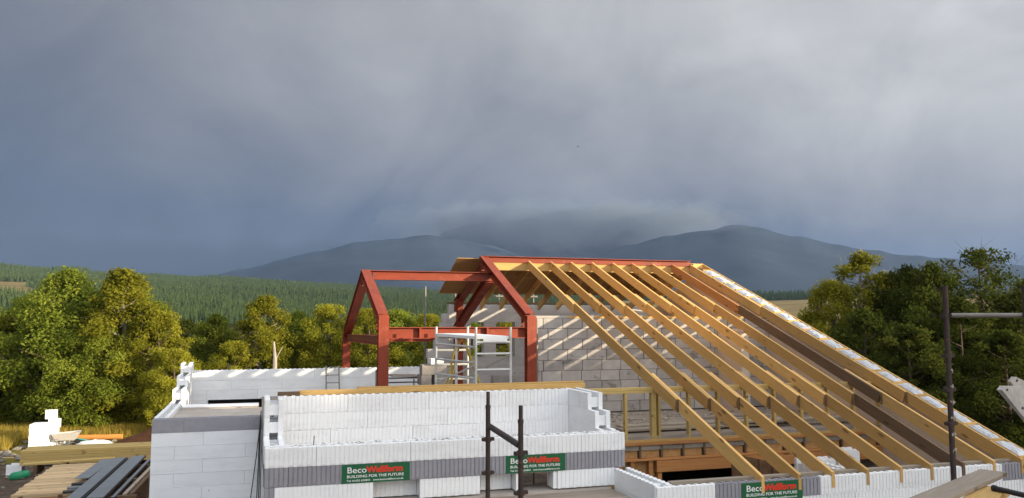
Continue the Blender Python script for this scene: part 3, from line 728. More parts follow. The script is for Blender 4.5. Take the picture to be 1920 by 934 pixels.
for k in range(6):
    f_ = k/6+.08; xa = 3.68+.56*f_; tube(ld, (xa, 14.7-.25*f_, -.34-1.66*f_), (xa+.05, 14.85-.05*f_, -.34-1.66*f_), .018, 'rung')
lad = thing('ladder', 'grey ladder leaning against the far white wall', 'ladder', (1.95, 22.2, -2.0))
for x in (1.76, 2.10): tube(lad, (x, 21.9, -2.0), (x, 22.25, -1.22), .018, 'rail', 'galv')
for k in range(4): tube(lad, (1.76, 21.97+.09*k, -1.86+.2*k), (2.10, 21.97+.09*k, -1.86+.2*k), .013, 'rung', 'galv')
tr = thing('trestle', 'low grey metal trestle with a board in front of the far wall', 'trestle', (3.3, 20.5, -2.0))
for x in (2.88, 3.15, 3.85): tube(tr, (x, 20.6, -2), (x, 20.6, -1.25 if x < 3 else -1.5), .02, 'leg', 'galv')
for z_, a_ in ((-1.47, 3.15), (-1.58, 3.1), (-1.8, 3.15)): tube(tr, (a_, 20.6, z_), (3.95, 20.6, z_), .018, 'rail', 'darkmetal')
q = MB(); q.prism([(3.25, -1.42), (3.95, -1.44), (3.95, -1.41), (3.25, -1.39)], 1, 20.4, 21.1); q.build('board', 'board', tr)
# loose concrete blocks
def lblock(x, y, z, rz, label, grp, sx=.44, sy=.215, sz=.215, mat='block'):
    k = ('lb', sx, sy, sz, mat)
    if k not in CACHE:
        e = .008; a_, b_ = sx/2, sy/2
        CACHE[k] = MB().prism([(-a_+e, -b_), (a_-e, -b_), (a_, -b_+e), (a_, b_-e), (a_-e, b_), (-a_+e, b_), (-a_, b_-e), (-a_, -b_+e)], 2, .002, sz-.002).mesh('concrete_block', mat)
    o = link(bpy.data.objects.new('concrete_block', CACHE[k]), None, Matrix.Translation((x, y, z)) @ Matrix.Rotation(rz, 4, 'Z'))
    return tag(o, label, 'block', grp)
g1 = 'blocks stacked beside the scaffold tower'
for k in range(5):
    zz = -2.0+.217*k
    if k % 2: 
        lblock(3.35, 16.75, zz, R(90), f'grey block in the left of the stack by the tower, {("bottom","second","third","fourth","top")[k]} row', g1)
        lblock(3.64, 16.75, zz, R(90), f'grey block in the right of the stack by the tower, {("bottom","second","third","fourth","top")[k]} row', g1)
    else: lblock(3.53, 16.72, zz, R(3), f'grey block laid long ways in the {("bottom","","middle","","top")[k]} row of the stack by the tower', g1, sx=.54)
lblock(3.56, 16.62, -.915, R(8), 'single pale block lying loose on top of the stack by the tower', g1, .29, .215, .125, 'foamsmooth')
g2 = 'blocks behind the scaffold tower'
for k, (x, z_, ad) in enumerate(((5.72, -2.0, 'bottom left'), (6.2, -2.0, 'bottom right'), (5.72, -1.783, 'middle left'), (6.2, -1.783, 'middle right'), (5.75, -1.566, 'top left'), (6.21, -1.566, 'top right'))):
    lblock(x, 19.2, z_, R(3*(k % 2)), f'dark grey block {ad} in the small pile behind the tower by the post', g2)
# props between the steel post and the block wall
pr = thing('prop', 'thin grey upright prop between the red post and the block wall', 'prop', (5.62, 16.0, -2.0))
tube(pr, (5.60, 16.02, -2), (5.60, 16.02, .05), .022, 'tube', 'galv'); tube(pr, (5.60, 16.02, -1.2), (5.60, 16.02, -.3), .03, 'sleeve', 'galv')
rp = thing('rear_scaffold', 'galvanised scaffold tubes standing up behind the rear wall', 'scaffold', (7, 23.2, GZ))
for x in (4.65, 5.55, 6.9, 8.0, 9.1): tube(rp, (x, 23.2, GZ), (x, 23.2, 1.0 if x < 5.6 else .84), .025, 'pole', 'galv')
for x in (6.9, 8.0): tube(rp, (x-.12, 23.17, .72), (x+.12, 23.17, .72), .03, 'clamp', 'galv')

# ================================================================= TERRAIN
def smooth(x, a, b):
    t_ = np.clip((x-a)/(b-a), 0, 1); return t_*t_*(3-2*t_)
AZK = [-180, -60, -15, -2.9, 12, 16, 33, 39, 55, 90, 180]
TCK = [.02, .055, .0605, .0535, .0395, .0385, .036, .0365, .035, .02, .02]
CDK = [1800, 2000, 2000, 2000, 2000, 1950, 1430, 1430, 1430, 1500, 1800]
def crest(az): return np.interp(az, AZK, TCK), np.interp(az, AZK, CDK)
def height(x, y):
    x = np.asarray(x, float); y = np.asarray(y, float)
    D = np.hypot(x, y); az = np.degrees(np.arctan2(x, y))
    tcv, cd = crest(az); zc = tcv*cd-13
    near = GZ-.95*smooth(y, 28, 37)*smooth(-x, -6, 1)
    h = near+(-14-near)*smooth(D, 62, 260)
    lin = -14+(np.maximum(D, 430)-430)*(zc+14)/(cd-430)
    h = np.where(D > 430, np.minimum(lin, zc), h)
    h = np.where(D > cd, zc-(zc+40)*smooth(D, cd+150, cd+1500), h)
    und = (np.sin(x*.013+1)*np.cos(y*.011)+.6*np.sin(x*.031+y*.027))*smooth(D, 120, 500)*2.2
    return h+und
rings = [0, 8, 16, 22, 26, 29, 32, 35, 38, 42, 47, 53, 62, 80, 105, 140, 190, 260, 340, 430]+list(range(500, 2300, 75))+[2500, 3000, 3600, 4500, 6500, 9000]
azs = list(np.arange(-180, -30, 6))+list(np.arange(-30, 60, .75))+list(np.arange(60, 180, 6))
gm = MB()
for r_ in rings:
    for a_ in azs:
        x, y = r_*math.sin(R(a_)), r_*math.cos(R(a_)); gm.v.append((x, y, 0))
hz = height([v[0] for v in gm.v], [v[1] for v in gm.v]); gm.v = [(v[0], v[1], float(h_)) for v, h_ in zip(gm.v, hz)]
n = len(azs)
for i in range(len(rings)-1):
    for j in range(n): k = (j+1) % n; gm.f.append((i*n+j, i*n+k, (i+1)*n+k, (i+1)*n+j))
m, t, b = new_mat('ground', .95, .05); v = oc(t)
sp = N(t, 'ShaderNodeSeparateXYZ'); t.links.new(v, sp.inputs[0])
d2 = N(t, 'ShaderNodeVectorMath', operation='LENGTH'); t.links.new(v, d2.inputs[0]); D_ = d2.outputs['Value']
nz = noise(t, v, .35, 8, .65); nf = noise(t, v, 2.5, 8, .7); ng = noise(t, v, .02, 6, .6)
dirt = ramp(t, nf, [(.3, (.055, .04, .03)), (.55, (.105, .078, .058)), (.72, (.19, .155, .125))])
grass = ramp(t, nz, [(.3, (.075, .085, .018)), (.6, (.16, .135, .03)), (.8, (.24, .18, .05))])
moor = ramp(t, ng, [(.35, (.16, .115, .05)), (.6, (.22, .17, .07)), (.75, (.13, .13, .05))])
edge = math_(t, 'ADD', D_, math_(t, 'MULTIPLY', math_(t, 'SUBTRACT', nz, .5), 9.))
c = mixc(t, math_(t, 'MULTIPLY', math_(t, 'SUBTRACT', edge, 39.3), .9, True), dirt, grass)
az_n = math_(t, 'MULTIPLY', math_(t, 'ARCTAN2', sp.outputs[0], sp.outputs[1]), 57.29578)
lf = math_(t, 'MULTIPLY', math_(t, 'LESS_THAN', az_n, -12.8), math_(t, 'MULTIPLY', math_(t, 'GREATER_THAN', D_, 850.), math_(t, 'LESS_THAN', D_, 1320.)))
rfm = math_(t, 'MULTIPLY', math_(t, 'GREATER_THAN', az_n, 24.5), math_(t, 'LESS_THAN', D_, 1275.))
fld = math_(t, 'MAXIMUM', lf, rfm)
floor_ = ramp(t, ng, [(.35, (.030, .034, .014)), (.7, (.060, .055, .022))])
c = mixc(t, math_(t, 'MULTIPLY', math_(t, 'SUBTRACT', D_, 300.), .004, True), c, mixc(t, fld, floor_, moor))
t.links.new(c, b.inputs['Base Color']); bump(t, b, nf, .8, .06)
M['ground'] = m
tag(gm.build('ground', 'ground', None, None, True), kind='structure')
q = MB(); lane = [(-2.5, 48.3), (-6, 49.3), (-9.3, 50.8), (-11.5, 54), (-13, 60)]
for (x, y), w in zip(lane, (1.6, 1.7, 1.7, 1.7, 1.7)):
    for sgn in (-1, 1):
        px_, py_ = x+sgn*.6*w, y+sgn*.8*w; q.v.append((px_, py_, float(height(px_, py_))+.03))
q.f = [(2*i, 2*i+1, 2*i+3, 2*i+2) for i in range(len(lane)-1)]
M['lane'] = stuffmat('gravel lane', (.26, .235, .23), (.18, .165, .16), 2.5)
tag(q.build('lane', 'lane'), kind='structure')

# ---- mountains
def PZ(px, D):
    """azimuth of a column (0..1920) and radial factor"""
    al = math.atan((px-960)/1506.); return YAW+al, D/math.cos(al)
def ridge(prof, D, front, back, seed, amp):
    rr = np.random.default_rng(seed); xs = np.arange(prof[0][0], prof[-1][0]+1, 8.)
    ys = np.interp(xs, [p[0] for p in prof], [p[1] for p in prof])
    ys = np.convolve(np.pad(ys, 4, mode='edge'), np.ones(9)/9, 'valid')
    rip = sum(rr.uniform(.5, 1.)*np.sin(xs*w_+rr.uniform(0, 6))*a_ for w_, a_ in ((.05, 1.6), (.09, 1.2), (.17, .8)))
    q = MB(); rows = 31; nn = len(xs); ph = rr.uniform(0, 6.3, 8)
    for k in range(rows):
        f_ = k/(rows-1)*2-1
        for i, px in enumerate(xs):
            az, rd = PZ(px, D); dd = D+(front if f_ < 0 else back)*f_
            sh = max(0., 1-abs(f_)**1.15); hh = (601-ys[i]+rip[i]*sh**5)/1506*D
            det = sum(math.sin(px*.009*(1.55**j)+ph[j]+f_*(5+3*j)+1.5*math.sin(f_*6+px*.013+j))/(1.6**j) for j in range(5))*amp*(.15+1.2*sh*(1-sh)*2)
            fk = rd/D*dd
            q.v.append((fk*math.sin(az), fk*math.cos(az), -60+(hh+60)*sh+det*(hh/400+.2)))
    for k in range(rows-1):
        for i in range(nn-1): q.f.append((k*nn+i, k*nn+i+1, (k+1)*nn+i+1, (k+1)*nn+i))
    return q
hl = thing('hills', None, None, (0, 5000, 0)); hl['kind'] = 'structure'
ridge([(-700, 600), (0, 575), (250, 545), (410, 516), (520, 487), (600, 468), (660, 455), (740, 444), (820, 440), (900, 455), (1050, 500), (1300, 590)], 4800, 2200, 1500, 1, 10).build('hill_slope', 'hill', hl, None, True)
ridge([(500, 590), (700, 490), (800, 445), (860, 424), (950, 412), (1050, 410), (1150, 414), (1230, 420), (1320, 430), (1420, 450), (1600, 520), (1900, 600)], 6600, 1500, 1500, 2, 9).build('hill_slope', 'hill', hl, None, True)
ridge([(900, 590), (1050, 510), (1140, 470), (1230, 446), (1310, 434), (1365, 425), (1402, 418), (1432, 426), (1480, 440), (1530, 447), (1600, 464), (1700, 477), (1850, 490), (2100, 520), (2600, 590)], 4600, 2200, 1500, 3, 10).build('hill_slope', 'hill', hl, None, True)

# ================================================================= TREES
def leaf_mesh(name, n_leaf, clumps, size, rr, mat, flat=.0):
    """clumps: array of (x,y,z,r); leaves are small folded quads spread round each clump"""
    cl = np.array(clumps); wgt = cl[:, 3]**2; idx = rr.choice(len(cl), n_leaf, p=wgt/wgt.sum())
    d = rr.normal(size=(n_leaf, 3)); d /= np.linalg.norm(d, axis=1)[:, None]
    rad = cl[idx, 3]*(rr.uniform(0, 1, n_leaf)**.45)*(1+.25*rr.normal(size=n_leaf)*.5)
    p = cl[idx, :3]+d*rad[:, None]*np.array([1, 1, .78])
    nrm = d*.7+rr.normal(size=(n_leaf, 3))*.75+np.array([0, 0, .35]); nrm /= np.linalg.norm(nrm, axis=1)[:, None]
    u = np.cross(nrm, rr.normal(size=(n_leaf, 3))); u /= np.linalg.norm(u, axis=1)[:, None]; w = np.cross(nrm, u)
    s_ = size*rr.uniform(.6, 1.35, n_leaf)[:, None]
    a, b_, c_, d_ = p+u*s_, p+w*s_*.55, p-u*s_, p-w*s_*.55
    V = np.stack([a, b_, c_, d_], 1).reshape(-1, 3)
    me = bpy.data.meshes.new(name); me.vertices.add(len(V)); me.vertices.foreach_set('co', V.ravel())
    me.loops.add(n_leaf*4); me.loops.foreach_set('vertex_index', np.arange(n_leaf*4)); me.polygons.add(n_leaf)
    me.polygons.foreach_set('loop_start', np.arange(n_leaf)*4); me.polygons.foreach_set('loop_total', np.full(n_leaf, 4))
    me.update(calc_edges=True)
    ct = rr.uniform(0, 1, len(cl)); at = me.attributes.new('tint', 'FLOAT', 'FACE')
    at.data.foreach_set('value', np.clip(.55*ct[idx]+.45*rr.uniform(0, 1, n_leaf), 0, 1).astype(np.float32))
    me.materials.append(M[mat]); return me
def make_tree(seed, H, Rc, base, n_leaf, size, mat, bark, nclump=70, lean=.0, open_=0., shape=1.0):
    rr = np.random.default_rng(seed); clumps = []; limbs = MB()
    top = Vector((lean*H*.3, 0, H*.93)); knots = [Vector((0, 0, -.4)), Vector((lean*.2, rr.normal()*.1, H*.3)), Vector((lean*H*.15+rr.normal()*.15, rr.normal()*.15, H*.62)), top]
    r0 = H*.020
    for i in range(3): limbs.tube(knots[i], knots[i+1], r0*(1, .72, .45)[i], r0*(.72, .45, .12)[i], 8)
    for k in range(nclump):
        f_ = (k+.5)/nclump; zz = base+(1-base)*f_
        prof = (math.sin(math.pi*min(1, (f_*.92+.10)))**.65)*shape+(1-shape)*(1-f_)
        an = k*2.39996+rr.uniform(-.5, .5); rad = Rc*prof*rr.uniform(.42, .98)
        cx, cy, cz = lean*H*.3*zz+rad*math.cos(an), rad*math.sin(an), H*(zz+rr.uniform(-.04, .04))
        cr = Rc*rr.choice([.16, .21, .27, .33, .37])*(1-.35*f_); rad *= rr.uniform(.9, 1.18)
        clumps.append((cx, cy, min(cz, H-cr*.6), cr))
        if k % 2 == 0 or open_:
            z0 = max(H*.16, cz-rad*rr.uniform(.5, .9)); s0 = Vector((lean*H*.3*z0/H, 0, z0)); e0 = Vector((cx, cy, cz))
            md = s0.lerp(e0, .5)+Vector((rr.normal()*.12, rr.normal()*.12, -.12)); rb = r0*.36*(1-z0/H*.6)
            limbs.tube(s0, md, rb, rb*.65, 5, False); limbs.tube(md, e0, rb*.65, rb*.15, 5, False)
            for q_ in range(3 if open_ else 1):
                e1 = e0+Vector(rr.normal(size=3))*cr*.9; limbs.tube(md.lerp(e0, .6), e1, rb*.4, rb*.1, 4, False)
    clumps.append((top.x, 0, H*.95, Rc*.2))
    return leaf_mesh('crown', n_leaf, clumps, size, rr, mat), limbs.mesh('trunk', bark)
PROTO = {
 'broad': make_tree(11, 9, 3.6, .08, 42000, .095, 'leaf', 'bark', 110),
 'round': make_tree(12, 9, 3.9, .06, 42000, .095, 'leaf', 'bark', 105),
 'birch': make_tree(13, 9, 2.6, .08, 30000, .085, 'leafgold', 'birch', 95, .06, shape=.8),
 'gold': make_tree(14, 9, 3.2, .05, 36000, .09, 'leafgold', 'bark', 100),
 'dark': make_tree(15, 9, 3.3, .10, 26000, .10, 'leafdark', 'bark', 80),
 'open': make_tree(16, 9, 3.0, .22, 11000, .085, 'leafdark', 'bark', 60, .12, 1),
 'tallthin': make_tree(17, 9, 2.2, .10, 16000, .085, 'leafgold', 'birch', 70, -.05, 1, .7),
}
def tree(kind, px, D, ytop, rad, label, group=None, rot=None, pos=None, H=None):
    """rad: crown radius as a factor of the prototype's own"""
    if pos is None: az, rd = PZ(px, D); x, y = rd*math.sin(az), rd*math.cos(az)
    else: x, y = pos
    g = float(height(x, y))
    if H is None: H = (601-ytop)/1500*D-g
    cr, tr_ = PROTO[kind]; sz = H/9.
    o = thing('tree', label, 'tree', (x, y, g), group); mt = Matrix.Translation((x, y, g)) @ Matrix.Rotation(rng.uniform(0, 6.3) if rot is None else rot, 4, 'Z') @ Matrix.Diagonal((rad, rad, sz, 1))
    link(bpy.data.objects.new('crown', cr), o, mt); link(bpy.data.objects.new('trunk', tr_), o, mt); return o
GL, GM_, GR = 'trees on the left beyond the yard', 'trees behind the far white wall', 'trees in the dark wood on the right'
for a in (
 ('broad', 125, 44, 506, 1.0, 'broad olive tree at the left with a dark hollow in the middle of its crown', GL),
 ('birch', 226, 43, 507, 1.15, 'tall tree with a pale trunk showing, right of the broad olive tree', GL),
 ('round', 62, 47, 556, .72, 'smaller rounded tree just left of the broad olive tree', GL),
 ('gold', 10, 45, 590, .80, 'low yellowish tree at the left edge of the picture', GL),
 ('gold', 296, 43, 585, .72, 'bright yellow-green tree right of the pale trunked tree', GL),
 ('broad', 250, 47, 535, .8, 'olive tree standing behind the pale trunked tree', GL),
 ('gold', 330, 41, 655, .5, 'small sunlit bush just left of the stepped white wall', GL),
 ('round', 180, 42, 610, .66, 'low rounded tree in front of the broad olive tree', GL),
 ('broad', -70, 44, 560, .8, 'olive tree cut by the left edge, behind the dark fence', GL),
 ('broad', 405, 50, 590, .66, 'dark olive tree behind the corner of the far white wall', GM_),
 ('birch', 492, 49, 556, .95, 'tallest tree behind the far white wall, with a yellow top', GM_),
 ('gold', 440, 47, 640, .55, 'low golden bush in front of the tallest tree behind the far wall', GM_),
 ('broad', 560, 52, 585, .7, 'olive tree between the tallest tree and the red steel frame', GM_),
 ('gold', 615, 51, 572, .72, 'wide golden tree left of the red steel frame', GM_),
 ('gold', 690, 50, 580, .72, 'golden tree seen through the red steel gable', GM_),
 ('round', 745, 52, 582, .7, 'yellow-green tree seen behind the lower red beam', GM_),
 ('gold', 805, 51, 590, .66, 'golden tree just left of the stepped rear wall', GM_),
 ('broad', 885, 50, 606, .66, 'tree seen through the left window opening of the rear wall', GM_),
 ('gold', 955, 50, 600, .66, 'tree seen through the right window opening of the rear wall', GM_),
 ('dark', 350, 56, 600, .8, 'dark tree in the gap behind the bright yellow-green tree', GM_),
 ('dark', 535, 58, 600, .75, 'dark tree half hidden behind the olive trees of the far wall', GM_),
 ('dark', 660, 58, 600, .8, 'dark tree half hidden behind the red steel post', GM_),
 ('tallthin', 1612, 37, 474, .95, 'tall thin tree with a bright yellow top in the right wood', GR),
 ('gold', 1562, 36, 528, .62, 'yellow-green tree at the left end of the right wood', GR),
 ('tallthin', 1655, 38, 512, .85, 'loose pale tree right of the tall yellow topped one', GR),
 ('dark', 1705, 36, 500, .66, 'dark green tree with a ragged top in the right wood', GR),
 ('dark', 1752, 34, 494, .62, 'dark leafy tree behind the right scaffold pole', GR),
 ('open', 1850, 35, 468, .95, 'open tree with bare limbs showing against the sky above the handrail tube', GR),
 ('dark', 1915, 33, 548, .66, 'dark bushy tree at the right edge of the picture', GR),
 ('dark', 1800, 31, 560, .6, 'low dark tree under the open tree on the right', GR),
 ('dark', 1620, 32, 580, .62, 'low dark tree behind the right end of the roof', GR),
 ('dark', 1700, 30, 610, .6, 'lowest dark tree close behind the roof slope on the right', GR),
 ('gold', 1528, 40, 590, .5, 'small yellowish bush at the edge of the field left of the right wood', GR),
 ('dark', 1880, 29, 620, .6, 'dark low tree behind the machine arm', GR),
 ('dark', 1770, 40, 545, .8, 'dark tree filling the gap behind the right scaffold pole', GR),
 ('dark', 1950, 40, 520, .8, 'dark tree cut off by the right edge', GR),
 ('dark', 1650, 42, 555, .8, 'dark tree in the second row of the right wood', GR),
): tree(*a)
# the same wood goes on round to the right and behind the viewer; it shades the lower part of the house
sdir = Vector((.775, -.632)); pdir = Vector((.632, .775))
for i, (s_, w_) in enumerate([(35+3*(j % 2), 7.0+1.3*j) for j in range(10)]+[(43, 7.6+1.9*j) for j in range(7)]):
    p = sdir*s_+pdir*w_; zt_ = (-.62 if w_ < 14.3 else -1.05 if w_ < 16.2 else -1.5)+(s_+8.2)*.164+rng.uniform(-.35, .15)
    tree('dark' if i % 2 else 'round', 0, 0, 0, .62, 'tree of the wood behind the viewer that shades the house', 'trees behind the viewer', None, (p.x, p.y), zt_-GZ)
for i in range(12):
    s_, w_ = rng.uniform(2, 25), rng.uniform(40, 62); p = sdir*s_+pdir*w_
    tree('dark', 0, 0, 0, .8, 'tree of the right wood beyond the right edge of the picture', 'trees beyond the right edge', None, (p.x, p.y), 5.6+rng.uniform(-.6, .6))
q = MB(); az, rd = PZ(519, 46); bx, by = rd*math.sin(az), rd*math.cos(az); g = float(height(bx, by))
q.tube((bx, by, g), (bx-.05, by, -2.2), .16, .12, 8); q.tube((bx-.05, by, -2.2), (bx-.13, by, -1.2), .11, .05, 8); q.tube((bx-.05, by, -2.3), (bx+.35, by, -1.5), .05, .02, 6)
tag(q.build('tree_stump', 'birch', None, None), 'pale bare broken trunk standing among the olive trees behind the far wall', 'trunk')

# ---- conifer forest on the hillside
def pine_mesh(seed, H=13., Rb=2.3):
    rr = np.random.default_rng(seed); q = MB(); tiers = 9; fts = []
    q.tube((0, 0, -.5), (0, 0, H*.9), .14, .03, 5, False); fts += [.1]*len(q.f)
    for k in range(tiers):
        f_ = k/(tiers-1); z0 = H*(.08+.80*f_); r_ = Rb*(1-f_)**.85+.18; nb = 8; i = len(q.v); tpz = z0+H*.16
        q.v.append((0, 0, min(tpz, H)))
        for b_ in range(nb*2):
            an = math.pi*b_/nb+k*.7; rr_ = r_*(rr.uniform(.85, 1.15) if b_ % 2 == 0 else .42); q.v.append((rr_*math.cos(an), rr_*math.sin(an), z0-(.12*r_ if b_ % 2 == 0 else -.25)))
        for b_ in range(nb*2): q.f.append((i, i+1+b_, i+1+(b_+1) % (nb*2))); fts.append(np.clip(.25+.5*rr.uniform(), 0, 1))
    me = bpy.data.meshes.new('pine_tree'); me.from_pydata(q.v, [], q.f); me.update()
    at = me.attributes.new('tint', 'FLOAT', 'FACE'); at.data.foreach_set('value', np.array(fts, np.float32)); me.materials.append(M['needle']); return me
PM = [pine_mesh(s_, 13+s_ % 3, 2.2+.2*(s_ % 2)) for s_ in (1, 2, 3)]
pts = []
for a0, a1, da, db in ((-20, 25, 540, None), (25, 55, 1270, None)):
    sp_ = 6.3
    xs, ys = np.meshgrid(np.arange(-800, 1500, sp_), np.arange(350, 2100, sp_))
    xs = (xs+rng.uniform(-2.9, 2.9, xs.shape)).ravel(); ys = (ys+rng.uniform(-2.9, 2.9, ys.shape)).ravel()
    D = np.hypot(xs, ys); az_ = np.degrees(np.arctan2(xs, ys)); tcv, cd = crest(az_)
    ok = (az_ > a0) & (az_ <= a1) & (D > da) & (D < cd+40)
    ok &= ~((az_ < -13.2+.6*np.sin(D*.02)) & (D > 860) & (D < 1310))
    # clearings and rides
    ok &= np.sin(xs*.006+2*np.sin(ys*.004))*np.cos(ys*.0075) < .93
    pts.append(np.stack([xs[ok], ys[ok]], 1))
pts = np.concatenate(pts); Dp = np.hypot(pts[:, 0], pts[:, 1]); pts = pts[np.argsort(Dp)]
zp = height(pts[:, 0], pts[:, 1])
patch = np.sin(pts[:, 0]*.011+1.3*np.sin(pts[:, 1]*.006))*np.sin(pts[:, 1]*.009+.7)
scl = (.84+.16*patch+.3*(patch < -.55))*rng.uniform(.62, 1.2, len(pts))
comp = np.sin(np.floor((Dp[np.argsort(Dp)]+160*np.sin(pts[:, 0]*.004)+90*np.sin(pts[:, 0]*.011+1))/210)*12.9898+np.floor((pts[:, 0]+90*np.sin(pts[:, 1]*.006))/430)*78.233)*43758.5453
scl *= .62+.55*(comp-np.floor(comp))
# the 300 nearest that stand in view are trees of their own
azp = np.degrees(np.arctan2(pts[:, 0], pts[:, 1])); vis = np.where((azp > -15.2) & (azp < 14))[0][:300]
first = None; mask = np.ones(len(pts), bool); mask[vis] = False
for k, i in enumerate(vis):
    o = link(bpy.data.objects.new('pine_tree', PM[k % 3]), None, Matrix.Translation((pts[i, 0], pts[i, 1], float(zp[i]))) @ Matrix.Rotation(rng.uniform(0, 6.3), 4, 'Z') @ Matrix.Diagonal((scl[i], scl[i], scl[i]*1.05, 1)))
    tag(o, 'dark green conifer at the near edge of the hillside forest', 'conifer', 'conifers at the near edge of the forest')
    first = first or o
fr = np.where(mask)[0]
me = bpy.data.meshes.new('conifer_forest'); me.from_pydata([(pts[i, 0], pts[i, 1], zp[i]) for i in fr], [], []); me.update()
at = me.attributes.new('size', 'FLOAT', 'POINT'); at.data.foreach_set('value', scl[fr].astype(np.float32))
fo = link(bpy.data.objects.new('conifer_forest', me)); tag(fo, 'conifer forest covering the far hillside', 'forest', None, 'stuff')
ng = bpy.data.node_groups.new('forest', 'GeometryNodeTree')
ng.interface.new_socket('Geometry', in_out='INPUT', socket_type='NodeSocketGeometry'); ng.interface.new_socket('Geometry', in_out='OUTPUT', socket_type='NodeSocketGeometry')
gi = ng.nodes.new('NodeGroupInput'); go = ng.nodes.new('NodeGroupOutput'); iop = ng.nodes.new('GeometryNodeInstanceOnPoints')
oi = ng.nodes.new('GeometryNodeObjectInfo'); oi.inputs['Object'].default_value = first; oi.inputs['As Instance'].default_value = True
na = ng.nodes.new('GeometryNodeInputNamedAttribute'); na.data_type = 'FLOAT'; na.inputs['Name'].default_value = 'size'
rv = ng.nodes.new('FunctionNodeRandomValue'); rv.data_type = 'FLOAT_VECTOR'; rv.inputs[0].default_value = (-.04, -.04, 0); rv.inputs[1].default_value = (.04, .04, 6.28)
ng.links.new(gi.outputs[0], iop.inputs['Points']); ng.links.new(oi.outputs['Geometry'], iop.inputs['Instance']); ng.links.new(na.outputs[0], iop.inputs['Scale'])
ng.links.new(rv.outputs[0], iop.inputs['Rotation']); ng.links.new(iop.outputs[0], go.inputs[0])
md = fo.modifiers.new('forest', 'NODES'); md.node_group = ng

# ---- grass and weeds at the yard edge
def tufts(name, areas, nb, hgt, mat, seed):
    rr = np.random.default_rng(seed); V = []; T = []
    for (x0, x1, y0, y1, wgt) in areas:
        for k in range(int(nb*wgt)):
            x, y = rr.uniform(x0, x1), rr.uniform(y0, y1); g = float(height(x, y)); h_ = hgt*rr.uniform(.4, 1.3)
            an = rr.uniform(0, 6.3); w = .02; dx, dy = math.cos(an)*w, math.sin(an)*w; lx, ly = rr.normal()*.12, rr.normal()*.12
            V += [(x-dx, y-dy, g), (x+dx, y+dy, g), (x+lx, y+ly, g+h_)]; T.append(rr.uniform(0, 1))
    me = bpy.data.meshes.new(name); me.from_pydata(V, [], [(3*i, 3*i+1, 3*i+2) for i in range(len(T))]); me.update()
    at = me.attributes.new('tint', 'FLOAT', 'FACE'); at.data.foreach_set('value', np.array(T, np.float32)); me.materials.append(M[mat])
    return tag(link(bpy.data.objects.new(name, me)), 'long yellow grass at the edge of the yard', 'grass', None, 'stuff')
tufts('grass', [(-18, -10.6, 41.2, 48, 1.2), (-10.9, -8.8, 44, 47, .3), (-9.7, -5.0, 44.2, 47, .6), (-7, -3, 45, 48, .2)], 13000, .58, 'grassblade', 5)
tufts('grass', [(-12, -2, 46, 50, .7), (-20, -12, 48, 58, 1)], 4500, .5, 'leaf', 6)['label'] = 'green undergrowth below the left trees'

# ================================================================= LEFT YARD
def gz(x, y): return float(height(x, y))
fe = thing('fence', 'dark timber post and rail fence at the left edge beside the lane', 'fence', (-14, 51, gz(-14, 51)))
for k in range(5):
    x = -12.0-1.5*k; y = 51.2-.55*k; g = gz(x, y); boxat('post', 'fence', x-.06, y-.06, g-.3, x+.06, y+.06, g+1.05, fe)
for zz in (.35, .65, .95):
    member('rail', (-18.2, 48.95, gz(-14, 50)+zz), (-11.9, 51.25, gz(-14, 50)+zz), .035, .11, 'fence', fe)
# white foam blocks on a pallet
g = gz(-9.8, 41.9)
for r_ in range(6):
    for c_ in range(2):
        zz = g+.12+.172*r_
        p = boxat('foam_block', 'foam', -9.80+.40*c_+.01*(r_ % 2), 41.7, zz, -9.415+.40*c_+.01*(r_ % 2), 42.6, zz+.158)
        tag(p, f'white slab in the {("bottom","second","third","fourth","fifth","top")[r_]} layer of the white stack, {("left","right")[c_]} half', 'foam slab', 'white stack in the yard')
p = thing('pallet', 'timber pallet under the white stack', 'pallet', (-9.4, 42.1, g))
for k in range(3): boxat('bearer', 'board', -9.85, 41.7+.38*k, g, -8.97, 41.8+.38*k, g+.08, p)
for k in range(5): boxat('slat', 'board', -9.85+.185*k, 41.68, g+.083, -9.72+.185*k, 42.6, g+.105, p)
for k, (x, y, z_, nb, lb) in enumerate(((-8.92, 42.3, 0, 1, 'white foam block standing lowest right of the white stack'), (-8.97, 42.4, .44, 1, 'white foam block in the middle of the pile right of the white stack'), (-8.9, 42.45, .88, 1, 'white foam block third up in the pile right of the white stack'), (-9.05, 42.5, 1.28, 1, 'white foam block tipped on top of the pile right of the white stack'))):
    me_ = foam_mesh(.5, 'foam', 'o', True, .25, .4)
    tag(link(bpy.data.objects.new('foam_block', me_), None, Matrix.Translation((x-.3, y, g+z_)) @ Matrix.Rotation(R(-8+6*k), 4, 'Z')), lb, 'foam block', 'white foam blocks in the yard')
tag(link(bpy.data.objects.new('foam_block', foam_mesh(.35, 'foam', 'o', True, .25, .4)), None, Matrix.Translation((-8.45, 42.2, g)) @ Matrix.Rotation(R(60), 4, 'Z')), 'white foam block leaning nearest the wheelbarrow', 'foam block', 'white foam blocks in the yard')
